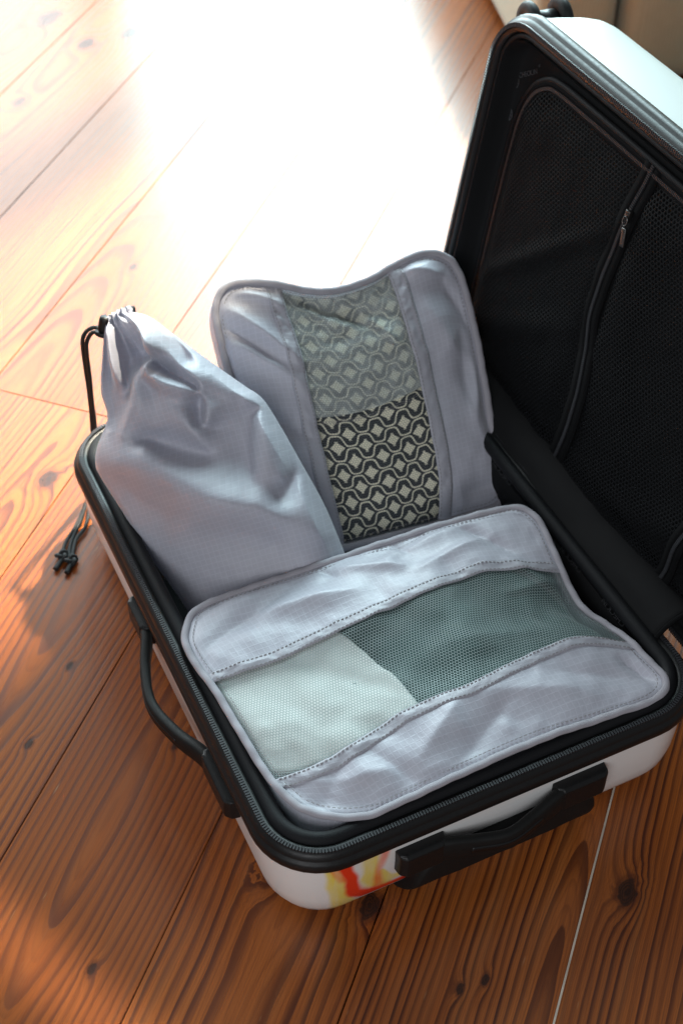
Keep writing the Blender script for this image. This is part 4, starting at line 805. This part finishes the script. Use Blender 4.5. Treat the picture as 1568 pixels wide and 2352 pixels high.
pp = sweep('piping', lpB + BN*(.0006+wob)[:, None], [(.0038*math.cos(a)+.001, .0027*math.sin(a)) for a in np.linspace(0, 2*math.pi, 11)[:-1]], PIPE, bc, True, tuple(BN))
cnB = lpB.mean(0); inB = cnB-lpB; inB -= (inB@BN)[:, None]*BN; inB /= np.linalg.norm(inB, axis=1)[:, None]
stitch_line('stitching', lpB + inB*.0064 + BN*.0016, pp, tuple(BN), .0024, .0018, .0009)
rows = []; DS = (0, .010, .028, .05, .062)
for dp, ins in zip(DS, (0, -.003, -.003, .001, .012)):
    q = lpB + inB*ins - BN*dp; q[:, 2] = np.maximum(q[:, 2], .016); rows.append(q)
ln = np.r_[0, np.cumsum(np.linalg.norm(np.diff(lpB, axis=0), axis=1))]
grid('side_wall', np.array(rows), NYL, bc, np.stack([np.tile(ln, (5, 1)), np.repeat(np.array(DS)[:, None], 420, 1)], -1), wrap_j=True)
back = np.array([rows[-1], cnB + (rows[-1]-cnB)*.02 - BN*.06]); grid('back_panel', back, NYL, bc, wrap_j=True)

# ---- patterned cloth behind the mesh
def print_mat():
    k = Mat('cream_and_black_print'); u, v, _ = k.uv()
    PU, PV = .0262, .0142
    c_, s_ = 1.0, 0.0
    wn = k.noise(k.comb(u, v, 0.0), 22, 2); wn2 = k.noise(k.comb(u, v, 7.0), 22, 2); u = u + (wn-.5)*.006; v = v + (wn2-.5)*.006
    a = (u*c_ - v*s_)/PU; b = (u*s_ + v*c_)/PV
    def row_d(shift):
        """diamonds of one set of rows"""
        rowi = (b+.5).floor(); fb = (b+.5).frac()-.5; fa = (a + rowi*.5).frac()-.5
        return fa, fb
    fa, fb = row_d(0)
    dia = (fa.abs()*PU + fb.abs()*PV*1.0)
    diamond = dia.ss(.0067, .0062)
    # wave between row j and j+1
    r0 = b.floor(); gb = b.frac()-.5; th = (a + r0*.5)*(2*math.pi)
    cth = th.cos(); A = .41; kk = 2.1
    wv = (cth*kk).tanh()*(-A/math.tanh(kk)); dwv = (1.0-((cth*kk).tanh()*(cth*kk).tanh()))*th.sin()*(A*kk*2*math.pi/math.tanh(kk))
    slope = dwv*(PV/PU); dist = ((gb-wv)*PV).abs()/((slope*slope+1.0).sqrt())
    wave = dist.ss(.00095, .0006)
    stem = fa.abs()*PU
    st = (stem - fb.abs()*.0018).ss(.0007, .0003)*(fb.abs()*PV).ss(.0045, .0055)
    thin = dist.ss(.0030, .0027)*dist.ss(.0021, .0024)*.0
    cream = diamond.max(wave).max(st*.8)
    tc = k.comb(u, v, 0.0); n = k.noise(tc, 700, 2)
    c = k.mix(cream, k.mix(n, (.012, .014, .018), (.03, .034, .042)), k.mix(n, (.78, .74, .56), (.88, .85, .68)))
    k.set(Base_Color=c, Roughness=.85); k.bump(n, .2, .0006); return k.m
PRINT = print_mat()
foldT = .515
for nm, lb, t0, t1, depth in (('patterned_clothing', 'cream and black patterned garment folded behind the mesh of the standing cube', .02, .985, .0055),):
    m = 150; S_, T_ = np.meshgrid(np.linspace(0, 1, m), np.linspace(0, 1, m)); slm, srm = sl_-.07, sr_+.07
    tq = t0+(t1-t0)*T_; fi = np.clip(tq*(MB_-1), 0, MB_-1.001); i0 = fi.astype(int); a = fi-i0
    lo_ = slm[i0]*(1-a)+slm[i0+1]*a; hi_ = srm[i0]*(1-a)+srm[i0+1]*a; fj = (lo_+(hi_-lo_)*S_)*(NB-1); j0 = np.clip(fj.astype(int), 0, NB-2); b_ = (fj-j0)[..., None]; a_ = a[..., None]
    Q = (PB[i0, j0]*(1-a_)+PB[i0+1, j0]*a_)*(1-b_)+(PB[i0, j0+1]*(1-a_)+PB[i0+1, j0+1]*a_)*b_
    foldline = foldT - .03 + .05*S_
    upl = 1/(1+np.exp(-(tq-foldline)/.004))
    dep = .0042 + .0030*(1-upl)*0 + .004*np.clip((tq-.85)/.12, 0, 1) + .0012*vnoise(S_*.12, T_*.26, 24, 71, 2)*0 + np.maximum(0, .0006*vnoise(S_*.12, T_*.26, 20, 72, 2)) + .0012*np.exp(-((tq-foldline)/.012)**2)
    dep = dep + .0035*(1-upl)
    Q = Q - BN*dep[..., None]
    uv_ = np.stack([(lo_+(hi_-lo_)*S_)*.23, tq*.27 + upl*.0063], -1)
    o = grid(nm, Q, PRINT, None, uv_, flip=True, solid=.004); tag(o, lb, 'clothing', 'clothes in the packing cubes')
    hemp = Q[np.arange(m), 0]*0
    hq = np.array([Q[int(np.clip((foldT-.03+.05*x-.020-t0)/(t1-t0)*(m-1), 0, m-1)), int(x*(m-1))] for x in np.linspace(0, 1, 60)])
    stitch_line('stitching', hq, o, tuple(BN), .002, .0012, .0004); stitch_line('stitching', hq - np.array([0, .0018, .0025])*.6, o, tuple(BN), .002, .0012, .0004)

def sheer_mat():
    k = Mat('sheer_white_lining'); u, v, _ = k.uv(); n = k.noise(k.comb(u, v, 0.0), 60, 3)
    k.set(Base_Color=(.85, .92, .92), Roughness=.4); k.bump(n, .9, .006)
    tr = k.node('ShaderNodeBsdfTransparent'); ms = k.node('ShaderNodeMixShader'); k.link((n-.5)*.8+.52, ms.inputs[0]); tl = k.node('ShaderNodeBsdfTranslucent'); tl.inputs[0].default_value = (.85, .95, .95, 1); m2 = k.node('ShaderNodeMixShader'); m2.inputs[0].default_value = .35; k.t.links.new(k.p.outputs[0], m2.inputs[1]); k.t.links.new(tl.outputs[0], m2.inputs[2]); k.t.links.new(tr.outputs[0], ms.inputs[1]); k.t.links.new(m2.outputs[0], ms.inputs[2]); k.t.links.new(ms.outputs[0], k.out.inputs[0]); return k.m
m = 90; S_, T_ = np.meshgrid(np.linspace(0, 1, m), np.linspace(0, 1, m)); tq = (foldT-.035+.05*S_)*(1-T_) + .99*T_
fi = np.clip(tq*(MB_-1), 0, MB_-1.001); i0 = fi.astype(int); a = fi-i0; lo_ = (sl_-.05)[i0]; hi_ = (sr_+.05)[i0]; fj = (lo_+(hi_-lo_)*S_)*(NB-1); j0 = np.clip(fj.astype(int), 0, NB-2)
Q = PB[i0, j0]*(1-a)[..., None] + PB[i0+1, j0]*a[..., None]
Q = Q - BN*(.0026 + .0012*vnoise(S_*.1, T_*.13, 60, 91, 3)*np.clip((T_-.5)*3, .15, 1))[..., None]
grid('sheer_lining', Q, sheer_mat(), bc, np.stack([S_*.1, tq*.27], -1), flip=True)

# ------------------------------------------------------------------ drawstring bag
bag = tag(empty('drawstring_bag', tuple(BG_o)), 'grey ripstop drawstring bag with cinched top leaning over the suitcase corner', 'bag')
bo, ba, bb, bn = map(np.array, (BG_o, BG_a, BG_b, BG_n))
MT, NS = 260, 200
lc = spline([(a, b, 0) for a, b in BG_left], MT)[:, :2]; rc = spline([(a, b, 0) for a, b in BG_right], MT)[:, :2]
t = np.linspace(0, 1, MT); s = np.linspace(0, 1, NS); s2 = .5-.5*np.cos(s*math.pi)
AB = lc[:, None]*(1-s2)[None, :, None] + rc[:, None]*s2[None, :, None]
wid = np.linalg.norm(rc-lc, axis=1)
Tk = np.interp(t, [0, .15, .35, .55, .72, .85, .94, 1], [.030, .042, .048, .046, .038, .027, .018, .012])
sec = np.sqrt(np.clip(1-(2*s2-1)**2, 0, 1))
f = rbf([c[:2]+[c[2]*.0016] for c in BG_cp] + [[a, b, 0] for a, b in lc[::8]] + [[a, b, 0] for a, b in rc[::8]], smooth=.0)
H = f(AB); H = blur(H, 4)
H = H*np.minimum(1, np.minimum(s2, 1-s2)/.06)[None]
S2, T2 = np.meshgrid(s2, t)
pleat = np.clip((T2-.58)/.42, 0, 1)**1.2
tri = 1-2*np.abs(((S2*5.2+.35+.5*(1-T2)) % 1)*2-1)
H += pleat*.0042*blur(tri, 2)*np.minimum(1, np.minimum(S2, 1-S2)/.08)
H += (.0005*vnoise(AB[..., 0], AB[..., 1], 30, 81, 3) + .0016*np.exp(-np.abs(vnoise(AB[..., 0], AB[..., 1], 17, 83, 1))/.09)*np.clip(vnoise(AB[..., 0], AB[..., 1], 11, 85, 1)+.3, 0, 1)*np.clip((T2-.30)/.2, 0, 1))*np.minimum(1, np.minimum(S2, 1-S2)/.1)
front = bo + ba*AB[..., :1] + bb*AB[..., 1:] + bn*((Tk[:, None]*sec[None] + H)[..., None])
sb = s2[1:-1][::-1]; ABb = lc[:, None]*(1-sb)[None, :, None] + rc[:, None]*sb[None, :, None]
Hb = -Tk[:, None]*.85*np.sqrt(np.clip(1-(2*sb-1)**2, 0, 1))[None] + .004*np.cos(sb*2*math.pi*3.5)[None]*np.clip((t-.6)/.4, 0, 1)[:, None]*np.minimum(1, np.minimum(sb, 1-sb)/.1)[None]
backs = bo + ba*ABb[..., :1] + bb*ABb[..., 1:] + bn*Hb[..., None]
PG = np.concatenate([front, backs], 1); PG[..., 2] = np.maximum(PG[..., 2], .016)
dl = np.linalg.norm(np.diff(PG, axis=1, append=PG[:, :1]), axis=2); 
ucoord = np.concatenate([AB[..., 0] , .3+ABb[..., 0]], 1); vcoord = np.concatenate([AB[..., 1], ABb[..., 1]], 1)
body = grid('body', PG, NYL_BAG, bag, np.stack([ucoord, vcoord], -1), wrap_j=True)
# gathered mouth: short collar folding inward
top = PG[-1]; c0 = top.mean(0); axis = bb*.9 + np.array([0, 0, .3]); axis /= np.linalg.norm(axis); na = top.shape[0]; ang = np.arange(na)*2*math.pi/na
rf = 1 + .10*np.cos(ang*9) + .05*np.cos(ang*17+1)
rows = [top, c0+(top-c0)*(1.04*rf)[:, None]+axis*.003, c0+(top-c0)*(.95*rf)[:, None]+axis*.005, c0+(top-c0)*.6+axis*.004, c0+(top-c0)*.25+axis*.001, c0+(top-c0)*.05+axis*-.001]
grid('gathered_collar', np.array(rows), NYL_BAG, bag, np.stack([np.tile(ang*.01, (6, 1)), np.repeat(np.arange(6)[:, None]*.004, na, 1)], -1), wrap_j=True)
st0, st1 = np.array(STOP[0]), np.array(STOP[1])
stp = tube('cord_stopper', resample(np.array([st0, st1]), 8), .0058, BLACK, bag, n=16, up=(1, 0, .1), scale=[.82, 1, 1, 1, 1, 1, 1, .85])
tube('stopper_button', resample(np.array([st1, st1+(st1-st0)*.22]), 4), .0075, BLACK, stp, n=16, up=(1, 0, .1))
c3 = np.array(CAP[0]); tube('cord_end_cap', [c3-[.006, 0, .002], c3+[.001, .001, .004], c3+[.008, .002, .001]], .0042, BLACK, bag, n=10)
for nm_ in (CORD1, CORD2, CORD3): tube('cord', spline(nm_, 90), .0020, CORD, bag, n=8)
for nm_ in (CORD1b, CORD2b): tube('cord_end', spline(nm_, 16), .0024, CORD, bag, n=8, scale=np.linspace(.9, 1.25, 16))
for kx in KNOT:
    c_ = np.array(kx); a = np.linspace(0, 2*math.pi, 60)
    tre = np.stack([(np.sin(a)+2*np.sin(2*a)), (np.cos(a)-2*np.cos(2*a)), -np.sin(3*a)], -1)*.0019
    tube('knot', c_+tre[:-1], .0022, CORD, bag, True, 8)
